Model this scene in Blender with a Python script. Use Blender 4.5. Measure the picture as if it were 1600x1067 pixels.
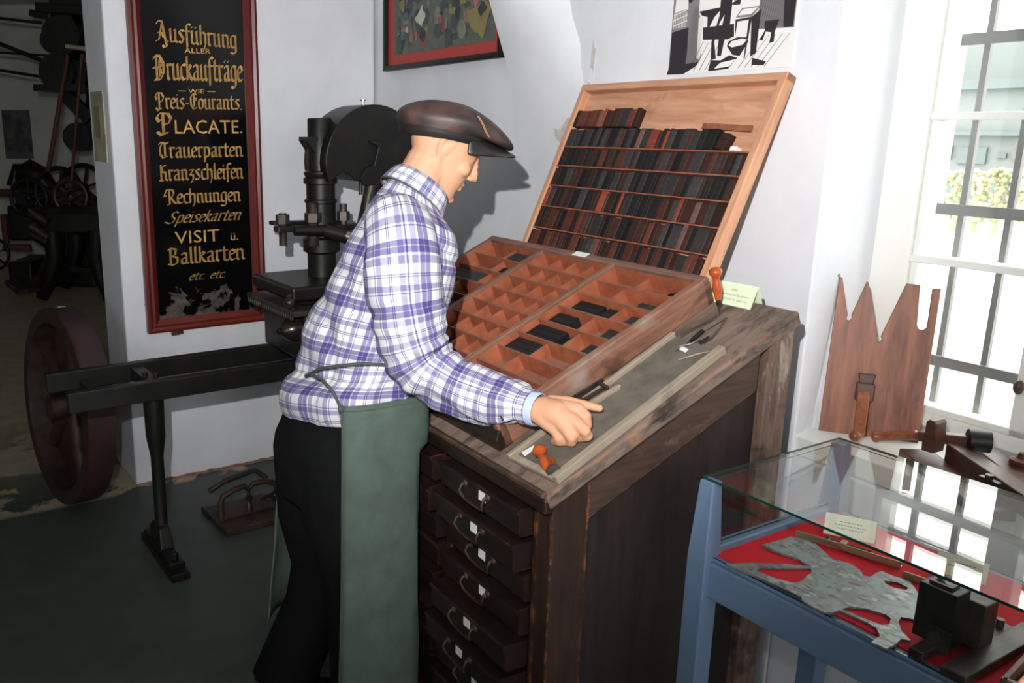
import bpy, bmesh, math, random
from math import sin, cos, tan, pi, radians, atan, atan2, sqrt, hypot
from mathutils import Vector, Matrix, noise
V = Vector
random.seed(7)
scene = bpy.context.scene
for o in list(bpy.data.objects): bpy.data.objects.remove(o)

# ---------------------------------------------------------------- camera, sky, flash, exposure
FPX, PX, PY, HC = 1360.0, 600.0, 533.5, 1.6
TH = atan(336 / FPX)
cam_d = bpy.data.cameras.new('camera'); cam = bpy.data.objects.new('camera', cam_d)
scene.collection.objects.link(cam); scene.camera = cam
cam.location = (0, 0, HC); cam.rotation_euler = (pi / 2 - TH, 0, 0)
cam_d.sensor_width = 36; cam_d.lens = FPX / 1600 * 36; cam_d.shift_x = 200 / 1600; cam_d.clip_start = .02
scene.view_settings.view_transform = 'Standard'; scene.view_settings.look = 'None'
scene.view_settings.gamma = 1; scene.view_settings.use_curve_mapping = False
scene.view_settings.exposure = 0.0
scene.cycles.use_denoising = True
scene.cycles.max_bounces = 8; scene.cycles.diffuse_bounces = 4; scene.cycles.glossy_bounces = 4
scene.cycles.transparent_max_bounces = 16; scene.cycles.caustics_reflective = False
scene.cycles.sample_clamp_indirect = 6.0
w = bpy.data.worlds.new('sky'); scene.world = w; w.use_nodes = True
bg = w.node_tree.nodes['Background']; bg.inputs[0].default_value = (1, .985, .945, 1); bg.inputs[1].default_value = 6.5

def lamp(name, kind, loc, target, power, color=(1, 1, 1), **kw):
    d = bpy.data.lights.new(name, kind); d.energy = power; d.color = color
    for k, v in kw.items(): setattr(d, k, v)
    o = bpy.data.objects.new(name, d); scene.collection.objects.link(o); o.location = loc
    o.rotation_euler = (V(target) - V(loc)).to_track_quat('-Z', 'Y').to_euler(); return o
lamp('camera_flash', 'SPOT', (-.13, .0, 1.83), (.22, 2.4, 1.84), 345, (1, .985, .965),
     spot_size=radians(87), spot_blend=1.0, shadow_soft_size=.012)

# ---------------------------------------------------------------- geometry helpers
def ray(px, py):
    a = (px - PX) / FPX; b = (PY - py) / FPX
    return V((a, cos(TH) + b * sin(TH), -sin(TH) + b * cos(TH)))
O0 = V((0, 0, HC))
def on_plane(px, py, p, n):
    r = ray(px, py); return O0 + r * ((V(p) - O0).dot(n) / r.dot(n))
def on_z(px, py, z): return on_plane(px, py, V((0, 0, z)), V((0, 0, 1)))
def on_y(px, py, y): return on_plane(px, py, V((0, y, 0)), V((0, 1, 0)))
class Frame:
    def __init__(s, x, y, rot): s.M = Matrix.Translation((x, y, 0)) @ Matrix.Rotation(radians(rot), 4, 'Z'); s.I = s.M.inverted()
    def _pl(s, px, py, p, n):
        n3 = (s.M.to_3x3() @ V(n)).normalized(); return s.I @ on_plane(px, py, s.M @ V(p), n3)
    def x(s, px, py, v): return s._pl(px, py, (v, 0, 0), (1, 0, 0))
    def y(s, px, py, v): return s._pl(px, py, (0, v, 0), (0, 1, 0))
    def z(s, px, py, v): return s._pl(px, py, (0, 0, v), (0, 0, 1))
K = Frame(.337, 1.616, 27.25)        # type cabinet: x into the cabinet, y along its drawers
WL = Frame(-1.131, 3.709, 30.4)      # back wall with the sign: x along the wall, y into it
RW = Frame(1.08, 2.165, -63)         # window wall: x along the wall towards the camera, y outwards
GC = Frame(.645, 1.60, 30)           # glass case
SL = radians(24.3)
MTOP = K.M @ Matrix.Translation((0, 0, .9)) @ Matrix.Rotation(-SL, 4, 'Y')   # slanted desk top: x up the slope
MTI = MTOP.inverted()
def desk(px, py, h=0.0):             # point over the slanted top, in its own axes
    n = MTOP.to_3x3() @ V((0, 0, 1)); return MTI @ on_plane(px, py, MTOP @ V((0, 0, h)), n)

class MB:
    def __init__(s): s.bm = bmesh.new(); s.uv = None; s.mi = 0
    def face(s, vs):
        try:
            f = s.bm.faces.new(vs); f.material_index = s.mi; return f
        except ValueError: return None
    def v(s, p): return s.bm.verts.new(p)
    def box(s, a, b, M=None, tx=0, ty=0):
        a, b = V(a), V(b); P = []
        for z in (0, 1):
            for (x, y) in ((0, 0), (1, 0), (1, 1), (0, 1)):
                p = V((b.x if x else a.x, b.y if y else a.y, b.z if z else a.z))
                if z: p.x += (-tx if x else tx); p.y += (-ty if y else ty)
                P.append(s.v(M @ p if M else p))
        for q in ((3, 2, 1, 0), (4, 5, 6, 7), (0, 1, 5, 4), (1, 2, 6, 5), (2, 3, 7, 6), (3, 0, 4, 7)): s.face([P[i] for i in q])
        return s
    def bar(s, p0, p1, wx, wy, up=(0, 0, 1)):
        p0, p1 = V(p0), V(p1); d = (p1 - p0); L = d.length; d.normalize(); up = V(up)
        sx = d.cross(up)
        if sx.length < 1e-4: sx = d.cross(V((1, 0, 0)))
        sx.normalize(); sy = sx.cross(d)
        M = Matrix((sx, sy, d)).transposed().to_4x4(); M.translation = p0
        return s.box((-wx / 2, -wy / 2, 0), (wx / 2, wy / 2, L), M)
    def loft(s, rings, caps=True, closed=True, uvs=None):
        R = [[s.v(p) for p in r] for r in rings]; n = len(R[0])
        if uvs is not None and s.uv is None: s.uv = s.bm.loops.layers.uv.new('UVMap')
        for i in range(len(R) - 1):
            for j in range(n if closed else n - 1):
                k = (j + 1) % n; f = s.face([R[i][j], R[i][k], R[i + 1][k], R[i + 1][j]])
                if f and uvs is not None:
                    for lp, (a, b) in zip(f.loops, ((i, j), (i, j + 1), (i + 1, j + 1), (i + 1, j))): lp[s.uv].uv = uvs[a][b]
        if caps: s.face(R[0][::-1]); s.face(R[-1])
        return s
    def ring(s, c, ax, r, n, ry=None, ph=0):
        ax = V(ax).normalized(); t = V((0, 0, 1)) if abs(ax.z) < .9 else V((1, 0, 0))
        u = ax.cross(t).normalized(); v = ax.cross(u)
        return [V(c) + u * (r * cos(ph + 2 * pi * i / n)) + v * ((ry or r) * sin(ph + 2 * pi * i / n)) for i in range(n)]
    def cyl(s, p0, p1, r0, r1=None, n=18):
        p0, p1 = V(p0), V(p1); r1 = r0 if r1 is None else r1
        return s.loft([s.ring(p0, p1 - p0, r0, n), s.ring(p1, p1 - p0, r1, n)])
    def lathe(s, prof, p0, ax, n=24):
        p0 = V(p0); ax = V(ax).normalized()
        return s.loft([s.ring(p0 + ax * h, ax, max(r, 1e-4), n) for r, h in prof])
    def tube(s, pts, r, n=8, caps=True):
        pts = [V(p) for p in pts]; rr = r if isinstance(r, (list, tuple)) else [r] * len(pts)
        rings = []; u = None
        for i, p in enumerate(pts):
            d = (pts[min(i + 1, len(pts) - 1)] - pts[max(i - 1, 0)]).normalized()
            if u is None:
                t = V((0, 0, 1)) if abs(d.z) < .9 else V((1, 0, 0)); u = d.cross(t).normalized()
            else: u = (u - d * u.dot(d)).normalized()
            v = d.cross(u); rings.append([p + u * (rr[i] * cos(2 * pi * k / n)) + v * (rr[i] * sin(2 * pi * k / n)) for k in range(n)])
        return s.loft(rings, caps)
    def ball(s, c, r, M=None, n=16, m=10):
        r = (r, r, r) if not isinstance(r, (tuple, list)) else r; rings = []
        for i in range(m + 1):
            t = pi * (.02 + .96 * i / m); rings.append([V(c) + (M or Matrix.Identity(3)) @ V((r[0] * sin(t) * cos(2 * pi * j / n), r[1] * sin(t) * sin(2 * pi * j / n), -r[2] * cos(t))) for j in range(n)])
        return s.loft(rings)
    def prism(s, poly, f, h0, h1, holes=()):
        loops = [list(poly)] + [list(h) for h in holes]
        for h, flip in ((h0, True), (h1, False)):
            es = []; 
            for lp in loops:
                vs = [s.v(f(x, y, h)) for x, y in lp]
                es += [s.bm.edges.new((vs[i], vs[(i + 1) % len(vs)])) for i in range(len(vs))]
                if h == h0: lp.append(vs)
                else:
                    v0 = lp[-1]; m = len(vs)
                    for i in range(m): s.face([v0[i], v0[(i + 1) % m], vs[(i + 1) % m], vs[i]])
                if h == h0: lp_pts = lp.pop(); lp_saved = lp_pts; lp.append(lp_pts) if False else None; s._sv = getattr(s, '_sv', {}); s._sv[id(lp)] = vs
                else: pass
            r = bmesh.ops.triangle_fill(s.bm, use_beauty=True, edges=es)
            for g in r['geom']:
                if isinstance(g, bmesh.types.BMFace): g.material_index = s.mi
        return s
    def build(s, name, mat, parent=None, smooth=None, bevel=0, seg=2, M=None, weld=0):
        if weld: bmesh.ops.remove_doubles(s.bm, verts=s.bm.verts, dist=weld)
        bmesh.ops.recalc_face_normals(s.bm, faces=s.bm.faces)
        me = bpy.data.meshes.new(name); s.bm.to_mesh(me); s.bm.free()
        for m in (mat if isinstance(mat, (list, tuple)) else [mat]): me.materials.append(m)
        if smooth is not None:
            for p in me.polygons: p.use_smooth = True
            if smooth < 180: me.set_sharp_from_angle(angle=radians(smooth))
        o = bpy.data.objects.new(name, me); scene.collection.objects.link(o)
        if parent: o.parent = parent
        if M is not None: o.matrix_basis = M
        if bevel:
            b = o.modifiers.new('bevel', 'BEVEL'); b.width = bevel; b.segments = seg; b.limit_method = 'ANGLE'; b.angle_limit = radians(40)
        return o
def prism(s, poly, f, h0, h1, holes=()):
    loops = [list(poly)] + [list(h) for h in holes]; prev = None
    for h in (h0, h1):
        es = []; cur = []
        for lp in loops:
            vs = [s.v(f(x, y, h)) for x, y in lp]; cur.append(vs)
            es += [s.bm.edges.new((vs[i], vs[(i + 1) % len(vs)])) for i in range(len(vs))]
        r = bmesh.ops.triangle_fill(s.bm, use_beauty=True, edges=es)
        for g in r['geom']:
            if isinstance(g, bmesh.types.BMFace): g.material_index = s.mi
        if prev:
            for v0, v1 in zip(prev, cur):
                m = len(v0)
                for i in range(m): s.face([v0[i], v0[(i + 1) % m], v1[(i + 1) % m], v1[i]])
        prev = cur
    return s
MB.prism = prism

def tag(o, label, cat, group=None, kind=None):
    if kind: o['kind'] = kind
    if label: o['label'] = label
    if cat: o['category'] = cat
    if group: o['group'] = group
    return o
def thing(name, label, cat, M, group=None):
    o = bpy.data.objects.new(name, None); o.empty_display_size = .05; scene.collection.objects.link(o)
    o.matrix_basis = M; return tag(o, label, cat, group)
def struct(o): o['kind'] = 'structure'; return o
def T(x, y=0, z=0): return Matrix.Translation((x, y, z))
def RZ(a): return Matrix.Rotation(radians(a), 4, 'Z')

# ---------------------------------------------------------------- materials
def srgb(r, g, b):
    f = lambda c: ((c / 255 + .055) / 1.055) ** 2.4 if c > 10 else c / 255 / 12.92
    return (f(r), f(g), f(b), 1)
def new_mat(name):
    m = bpy.data.materials.new(name); m.use_nodes = True; nt = m.node_tree; return m, nt, nt.nodes['Principled BSDF']
def nd(nt, kind, **kw):
    n = nt.nodes.new(kind)
    for k, v in kw.items():
        if k.startswith('i_'):
            key = k[2:]; n.inputs[int(key) if key.isdigit() else key.replace('_', ' ')].default_value = v
        else: setattr(n, k, v)
    return n
def ramp(nt, fac, stops, interp='LINEAR'):
    r = nt.nodes.new('ShaderNodeValToRGB'); r.color_ramp.interpolation = interp; el = r.color_ramp.elements
    while len(el) < len(stops): el.new(.5)
    for e, (p, c) in zip(el, stops): e.position = p; e.color = c if len(c) == 4 else (*c, 1)
    nt.links.new(fac, r.inputs[0]); return r.outputs[0]
def mix(nt, fac, a, b, mode='MIX'):
    m = nt.nodes.new('ShaderNodeMix'); m.data_type = 'RGBA'; m.blend_type = mode
    for s, x in ((m.inputs[0], fac), (m.inputs[6], a), (m.inputs[7], b)):
        if isinstance(x, bpy.types.NodeSocket): nt.links.new(x, s)
        else: s.default_value = x
    return m.outputs[2]
def tex(nt, scale=(1, 1, 1), coord='Object'):
    tc = nt.nodes.new('ShaderNodeTexCoord'); mp = nt.nodes.new('ShaderNodeMapping'); mp.inputs['Scale'].default_value = scale
    nt.links.new(tc.outputs[coord], mp.inputs[0]); return mp.outputs[0]
def noi(nt, vec, scale, detail=4, rough=.55, dist=0):
    n = nd(nt, 'ShaderNodeTexNoise'); n.inputs['Scale'].default_value = scale; n.inputs['Detail'].default_value = detail
    n.inputs['Roughness'].default_value = rough; n.inputs['Distortion'].default_value = dist; nt.links.new(vec, n.inputs['Vector']); return n.outputs['Fac']
def bump(nt, bs, h, strength, dist=.01):
    b = nt.nodes.new('ShaderNodeBump'); b.inputs['Strength'].default_value = strength; b.inputs['Distance'].default_value = dist
    nt.links.new(h, b.inputs['Height']); nt.links.new(b.outputs[0], bs.inputs['Normal'])
def plain(name, c, rough=.6, metal=0, c2=None, scale=30, bmp=0, spec=.5, stretch=(1, 1, 1), lo=.35, hi=.65, rnd=0):
    m, nt, b = new_mat(name); b.inputs['Base Color'].default_value = c; b.inputs['Roughness'].default_value = rough
    b.inputs['Metallic'].default_value = metal; b.inputs['Specular IOR Level'].default_value = spec
    out = None
    if c2 or bmp:
        f = noi(nt, tex(nt, stretch), scale)
        if c2: out = ramp(nt, f, [(lo, c), (hi, c2)])
        if bmp: bump(nt, b, f, bmp, .004)
    if rnd:
        oi = nt.nodes.new('ShaderNodeObjectInfo'); v = ramp(nt, oi.outputs['Random'], [(0, (1 - rnd,) * 3), (1, (1 + rnd,) * 3)])
        out = mix(nt, 1.0, out if out else c, v, 'MULTIPLY')
    if out: nt.links.new(out, b.inputs['Base Color'])
    return m
def wood(name, dark, mid, wear=None, ax='x', scale=6, rough=.5, wl=.56, wh=.66, bmp=.25, dust=None, dn=(.55, .7), rnd=0, wscale=5, edge=None, er=.006):
    m, nt, b = new_mat(name); b.inputs['Roughness'].default_value = rough
    st = {'x': (1, 9, 9), 'y': (9, 1, 9), 'z': (9, 9, 1)}[ax]
    g = noi(nt, tex(nt, st), scale, 6, .65, .6)
    c = ramp(nt, g, [(.3, dark), (.68, mid)])
    if wear:
        wst = {'x': (1, 3, 3), 'y': (3, 1, 3), 'z': (3, 3, 1)}[ax]
        wn = noi(nt, tex(nt, wst), wscale, 8, .7, .4); c = mix(nt, ramp(nt, wn, [(wl, (0, 0, 0)), (wh, (1, 1, 1))]), c, wear)
    if dust:
        dnz = noi(nt, tex(nt), 7, 6, .6); c = mix(nt, ramp(nt, dnz, [(dn[0], (0, 0, 0)), (dn[1], (1, 1, 1))]), c, dust)
    if rnd:
        oi = nt.nodes.new('ShaderNodeObjectInfo'); v = ramp(nt, oi.outputs['Random'], [(0, (1 - rnd,) * 3), (1, (1 + rnd,) * 3)])
        c = mix(nt, 1.0, c, v, 'MULTIPLY')
    if edge:      # paint rubbed off along the edges of the wood
        bv = nt.nodes.new('ShaderNodeBevel'); bv.samples = 4; bv.inputs['Radius'].default_value = er; ge = nt.nodes.new('ShaderNodeNewGeometry')
        dt = nd(nt, 'ShaderNodeVectorMath', operation='DOT_PRODUCT'); nt.links.new(bv.outputs[0], dt.inputs[0]); nt.links.new(ge.outputs['Normal'], dt.inputs[1])
        en = noi(nt, tex(nt), 26, 5, .65); ew = ramp(nt, en, [(.48, (0, 0, 0)), (.64, (1, 1, 1))]); ef = ramp(nt, dt.outputs['Value'], [(.90, (1, 1, 1)), (.985, (0, 0, 0))])
        fm = nd(nt, 'ShaderNodeMath', operation='MULTIPLY'); nt.links.new(ew, fm.inputs[0]); nt.links.new(ef, fm.inputs[1]); c = mix(nt, fm.outputs[0], c, edge)
    nt.links.new(c, b.inputs['Base Color']); bump(nt, b, g, bmp, .003); return m
MT = {}
def plaster(name, c, c2):
    m, nt, b = new_mat(name); b.inputs['Roughness'].default_value = .75; b.inputs['Specular IOR Level'].default_value = .25
    v = tex(nt); n1 = noi(nt, v, 2.2, 5, .6); n2 = noi(nt, v, 26, 4, .6)
    col = ramp(nt, n1, [(.32, c2), (.6, c)])
    sp = noi(nt, v, 15, 2, .5); col = mix(nt, ramp(nt, sp, [(.755, (0, 0, 0)), (.765, (1, 1, 1))]), col, srgb(150, 145, 140))
    nt.links.new(col, b.inputs['Base Color'])
    md = nd(nt, 'ShaderNodeMath', operation='ADD'); nt.links.new(n2, md.inputs[0])
    ml = nd(nt, 'ShaderNodeMath', operation='MULTIPLY'); ml.inputs[1].default_value = 5; nt.links.new(n1, ml.inputs[0]); nt.links.new(ml.outputs[0], md.inputs[1])
    bump(nt, b, md.outputs[0], .22, .006); return m
MT['wall'] = plaster('white_plaster', srgb(226, 228, 234), srgb(214, 216, 222))
MT['wall_far'] = plaster('grey_plaster', srgb(205, 205, 200), srgb(190, 190, 184))
MT['ceil'] = plain('ceiling_paint', srgb(220, 222, 222), .8)
MT['wpaint'] = plain('white_window_paint', srgb(232, 233, 228), .45)
MT['iron'] = plain('black_iron', srgb(22, 22, 22), .42, .3, srgb(34, 33, 31), 12, .15)
MT['iron_worn'] = plain('worn_iron', srgb(40, 37, 34), .4, .5, srgb(84, 76, 70), 18, .2)
MT['steel'] = plain('polished_steel', srgb(170, 165, 158), .25, .95)
MT['rust'] = plain('rusty_brown_iron', srgb(42, 31, 27), .6, .25, srgb(70, 51, 44), 14, .3)
MT['maroon'] = plain('maroon_paint', srgb(62, 37, 39), .5, 0, srgb(48, 31, 31), 8, .1)
MT['redpaint'] = plain('old_red_paint', srgb(98, 48, 36), .6, 0, srgb(74, 38, 30), 6)
MT['gold'] = plain('gold_lettering', srgb(222, 178, 104), .45, .15, srgb(186, 142, 78), 40)
MT['frame'] = wood('mahogany_frame', srgb(74, 20, 20), srgb(112, 38, 32), None, 'z', 5, .32, bmp=.08)
MT['frame_h'] = wood('mahogany_frame_across', srgb(84, 26, 22), srgb(120, 48, 36), None, 'x', 5, .32, bmp=.08)
DK, MD, OR_, GY = srgb(34, 24, 20), srgb(66, 47, 38), srgb(170, 112, 78), srgb(120, 106, 96)
MT['cab_z'] = wood('dark_cabinet_wood_upright', srgb(30, 21, 18), srgb(62, 43, 34), srgb(104, 74, 58), 'z', 5, .45, .62, .74, edge=srgb(176, 106, 66), er=.013)
MT['cab_panel'] = wood('dark_cabinet_panel', srgb(24, 19, 18), srgb(46, 37, 35), srgb(80, 62, 56), 'z', 4, .5, .66, .8)
MT['cab_x'] = wood('dark_cabinet_rail', srgb(42, 31, 27), srgb(82, 62, 52), srgb(130, 98, 80), 'x', 5, .5, .58, .72, edge=srgb(160, 112, 84), er=.006)
MT['cab_y'] = wood('dark_drawer_wood', srgb(20, 14, 13), srgb(40, 28, 25), srgb(78, 50, 40), 'y', 6, .36, .66, .78, edge=srgb(96, 58, 44), er=.005)
MT['edge'] = wood('worn_pale_edge', srgb(120, 76, 52), srgb(178, 120, 84), DK, 'z', 9, .6, .5, .62)
MT['desk'] = wood('worn_desk_top', srgb(92, 77, 68), srgb(134, 115, 103), srgb(44, 36, 33), 'x', 6, .7, .50, .64, dust=srgb(158, 112, 84), dn=(.6, .7), edge=srgb(150, 96, 66), er=.012)
MT['post_old'] = wood('weathered_rear_post', srgb(70, 52, 44), srgb(120, 96, 82), srgb(150, 138, 128), 'z', 7, .65, .58, .68, dust=srgb(46, 36, 32), dn=(.52, .62))
MT['galley'] = wood('grey_galley_wood', srgb(132, 120, 104), srgb(158, 145, 128), srgb(112, 100, 88), 'x', 5, .6, .6, .75, bmp=.1)
MT['galley_base'] = plain('grey_zinc_galley', srgb(98, 92, 84), .55, .2, srgb(118, 111, 101), 20)
MT['case_rim'] = wood('worn_case_rim', srgb(98, 64, 50), srgb(142, 102, 82), srgb(84, 54, 42), 'x', 6, .6, .56, .68, dust=srgb(140, 122, 112), edge=srgb(146, 88, 60))
MT['case_rim_y'] = wood('worn_case_rim_across', srgb(92, 62, 52), srgb(134, 100, 86), srgb(84, 54, 42), 'y', 6, .6, .56, .68, dust=srgb(140, 122, 112))
MT['case_side'] = wood('brown_case_side', srgb(82, 48, 36), srgb(140, 92, 66), srgb(58, 34, 27), 'x', 5, .5, .5, .66)
def case_inside():
    m, nt, b = new_mat('orange_case_partition'); b.inputs['Roughness'].default_value = .62
    g = noi(nt, tex(nt), 24, 5, .6); c = ramp(nt, g, [(.3, srgb(128, 68, 46)), (.7, srgb(166, 94, 64))])
    tc = nt.nodes.new('ShaderNodeTexCoord'); sx = nt.nodes.new('ShaderNodeSeparateXYZ'); nt.links.new(tc.outputs['Normal'], sx.inputs[0])
    up = ramp(nt, sx.outputs['Z'], [(.6, (0, 0, 0)), (.9, (1, 1, 1))]); c = mix(nt, up, c, srgb(112, 88, 78))
    nt.links.new(c, b.inputs['Base Color']); bump(nt, b, g, .1, .002); return m
MT['case_in'] = case_inside()
MT['case_floor'] = wood('dusty_case_bottom', srgb(112, 70, 52), srgb(146, 94, 70), None, 'y', 6, .7, dust=srgb(138, 112, 98), dn=(.42, .62))
MT['lid'] = wood('pale_case_wood', srgb(176, 122, 92), srgb(212, 162, 128), None, 'x', 5, .55, bmp=.1, dust=srgb(150, 108, 84), dn=(.62, .74))
MT['lid_y'] = wood('pale_case_wood_across', srgb(176, 124, 96), srgb(208, 160, 128), None, 'y', 5, .55, bmp=.1, dust=srgb(150, 108, 84), dn=(.62, .74))
MT['strip'] = plain('reddish_wood_strip', srgb(150, 92, 66), .6, 0, srgb(120, 70, 50), 40)
TY = dict(black=srgb(33, 31, 31), grey=srgb(60, 57, 58), brown=srgb(60, 39, 33), red=srgb(96, 52, 42), bright=srgb(150, 70, 50), rose=srgb(112, 84, 78))
for k, c in TY.items(): MT['ty_' + k] = plain('inked_wood_' + k, c, .58, 0, tuple(x * .6 for x in c[:3]) + (1,), 60, .2, spec=.22, rnd=.3, stretch=(1, 3, 1))
MT['skin'] = plain('peach_mannequin_skin', srgb(204, 154, 124), .55, 0, srgb(198, 147, 117), 7, spec=.25)
MT['eye'] = plain('painted_eye', srgb(120, 84, 70), .4)
MT['leather'] = plain('brown_black_leather', srgb(44, 37, 36), .5, 0, srgb(84, 58, 54), 9, .15, lo=.42, hi=.62, spec=.4)
MT['leather_dark'] = plain('black_leather', srgb(28, 26, 26), .4, 0, srgb(40, 36, 35), 30, .12)
MT['seam'] = plain('pale_worn_seam', srgb(176, 128, 96), .5)
MT['apron'] = plain('green_apron_cloth', srgb(72, 84, 78), .85, 0, srgb(82, 96, 89), 14, .15, spec=.15)
MT['apron_dark'] = plain('green_apron_cord', srgb(62, 70, 64), .85)
MT['trouser'] = plain('black_trouser_cloth', srgb(9, 10, 11), .9, 0, srgb(13, 14, 15), 60, .1, spec=.15)
MT['cuff'] = plain('pale_blue_cuff', srgb(170, 182, 218), .7)
MT['button'] = plain('dark_button', srgb(36, 38, 44), .3)
MT['blue'] = plain('blue_painted_wood', srgb(100, 122, 150), .45, 0, srgb(94, 116, 144), 3)
MT['redcloth'] = plain('red_cloth', srgb(206, 30, 44), .8, 0, srgb(194, 26, 40), 5, spec=.2)
MT['paper'] = plain('white_paper', srgb(228, 228, 226), .7)
MT['cream'] = plain('cream_card', srgb(226, 228, 196), .7)
MT['green_card'] = plain('pale_green_card', srgb(214, 226, 196), .7)
MT['ink'] = plain('dark_ink', srgb(48, 50, 46), .7)
MT['inkg'] = plain('grey_ink', srgb(118, 124, 108), .7)
MT['orange_handle'] = plain('orange_varnished_wood', srgb(178, 82, 34), .2, 0, srgb(150, 60, 22), 20)
MT['ox'] = plain('weathered_paper_plaque', srgb(176, 172, 150), .6, 0, srgb(140, 134, 112), 9)
MT['board'] = wood('reddish_brown_board', srgb(96, 56, 42), srgb(156, 100, 76), srgb(70, 46, 38), 'z', 4, .5, .62, .76)
MT['toolwood'] = wood('dark_tool_wood', srgb(58, 36, 28), srgb(92, 60, 46), None, 'x', 6, .4, bmp=.1)
MT['toolhandle'] = wood('brown_turned_handle', srgb(112, 60, 38), srgb(152, 88, 56), None, 'y', 6, .35, bmp=.1)
MT['brass'] = plain('dull_brass', srgb(164, 146, 116), .4, .6)
MT['copper'] = plain('copper_plate', srgb(188, 116, 88), .25, .8)
MT['hedge'] = plain('outdoor_leaves', (.30, .33, .16, 1), .8, 0, (.5, .5, .33, 1), 3)
MT['bld'] = plain('pale_concrete_outdoors', (.165, .19, .185, 1), .8)
MT['bld2'] = plain('outdoor_window_band', (.10, .13, .13, 1), .5)
MT['ground_out'] = plain('pale_outdoor_paving', (.4, .4, .38, 1), .9)
def glass(name, tint=(1, 1, 1, 1), ior=1.5):
    m, nt, b = new_mat(name); nt.nodes.remove(b); out = nt.nodes['Material Output']
    t = nd(nt, 'ShaderNodeBsdfTransparent'); t.inputs[0].default_value = tint; g = nd(nt, 'ShaderNodeBsdfGlossy'); g.inputs['Roughness'].default_value = .0
    fr = nd(nt, 'ShaderNodeFresnel'); ge = nd(nt, 'ShaderNodeNewGeometry'); mr = nd(nt, 'ShaderNodeMapRange'); mr.inputs['To Min'].default_value = ior; mr.inputs['To Max'].default_value = 1 / ior
    nt.links.new(ge.outputs['Backfacing'], mr.inputs['Value']); nt.links.new(mr.outputs[0], fr.inputs[0]); mx = nd(nt, 'ShaderNodeMixShader')
    nt.links.new(fr.outputs[0], mx.inputs[0]); nt.links.new(t.outputs[0], mx.inputs[1]); nt.links.new(g.outputs[0], mx.inputs[2]); nt.links.new(mx.outputs[0], out.inputs[0]); return m
MT['glass'] = glass('clear_glass', (.985, .995, .99, 1)); MT['glass_edge'] = plain('green_glass_edge', srgb(14, 62, 54), .1)
def floor_mat():
    m, nt, b = new_mat('worn_painted_floor'); b.inputs['Roughness'].default_value = .5
    v = tex(nt); n1 = noi(nt, v, 1.6, 6, .65); n2 = noi(nt, v, 9, 5, .6)
    green = ramp(nt, n2, [(.3, srgb(58, 67, 61)), (.7, srgb(72, 80, 73))])
    tan = ramp(nt, n2, [(.3, srgb(158, 146, 122)), (.7, srgb(186, 174, 150))])
    sx = nt.nodes.new('ShaderNodeSeparateXYZ'); tc = nt.nodes.new('ShaderNodeTexCoord'); nt.links.new(tc.outputs['Object'], sx.inputs[0])
    a = nd(nt, 'ShaderNodeMath', operation='MULTIPLY_ADD'); a.inputs[1].default_value = 30; a.inputs[2].default_value = 2.2; nt.links.new(sx.outputs['Y'], a.inputs[0])
    st = ramp(nt, a.outputs[0], [(0, (0, 0, 0)), (1, (1, 1, 1))])
    pt = noi(nt, v, 2.4, 7, .62); patch = ramp(nt, pt, [(.5, (1, 1, 1)), (.53, (0, 0, 0))])
    far = nd(nt, 'ShaderNodeMath', operation='MULTIPLY_ADD'); far.inputs[1].default_value = .7; far.inputs[2].default_value = -.05; nt.links.new(sx.outputs['Y'], far.inputs[0])
    keep = nd(nt, 'ShaderNodeMath', operation='MAXIMUM'); nt.links.new(far.outputs[0], keep.inputs[0]); nt.links.new(patch, keep.inputs[1])
    kc = nd(nt, 'ShaderNodeMath', operation='MINIMUM'); nt.links.new(keep.outputs[0], kc.inputs[0]); kc.inputs[1].default_value = 1
    mm = nd(nt, 'ShaderNodeMath', operation='MULTIPLY'); nt.links.new(st, mm.inputs[0]); nt.links.new(kc.outputs[0], mm.inputs[1])
    nt.links.new(mix(nt, mm.outputs[0], green, tan), b.inputs['Base Color']); bump(nt, b, n2, .05, .004); return m
MT['floor'] = floor_mat()
def sign_mat():
    m, nt, b = new_mat('black_sign_glass'); b.inputs['Roughness'].default_value = .16; b.inputs['Specular IOR Level'].default_value = .35
    v = tex(nt); n = noi(nt, v, 6, 6, .6, .5)
    sx = nt.nodes.new('ShaderNodeSeparateXYZ'); tc = nt.nodes.new('ShaderNodeTexCoord'); nt.links.new(tc.outputs['Object'], sx.inputs[0])
    e1 = nd(nt, 'ShaderNodeMath', operation='SUBTRACT'); e1.inputs[0].default_value = .90; nt.links.new(sx.outputs['Z'], e1.inputs[1])
    e2 = nd(nt, 'ShaderNodeMath', operation='MULTIPLY_ADD'); e2.inputs[1].default_value = 1.6; nt.links.new(e1.outputs[0], e2.inputs[0]); nt.links.new(n, e2.inputs[2])
    f = ramp(nt, e2.outputs[0], [(.62, (0, 0, 0)), (.645, (1, 1, 1))])
    n3 = noi(nt, v, 30, 4); pc = ramp(nt, n3, [(.4, srgb(70, 68, 68)), (.62, srgb(104, 92, 80))])
    nt.links.new(mix(nt, f, srgb(9, 9, 10), pc), b.inputs['Base Color']); return m
MT['sign'] = sign_mat()
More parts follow.
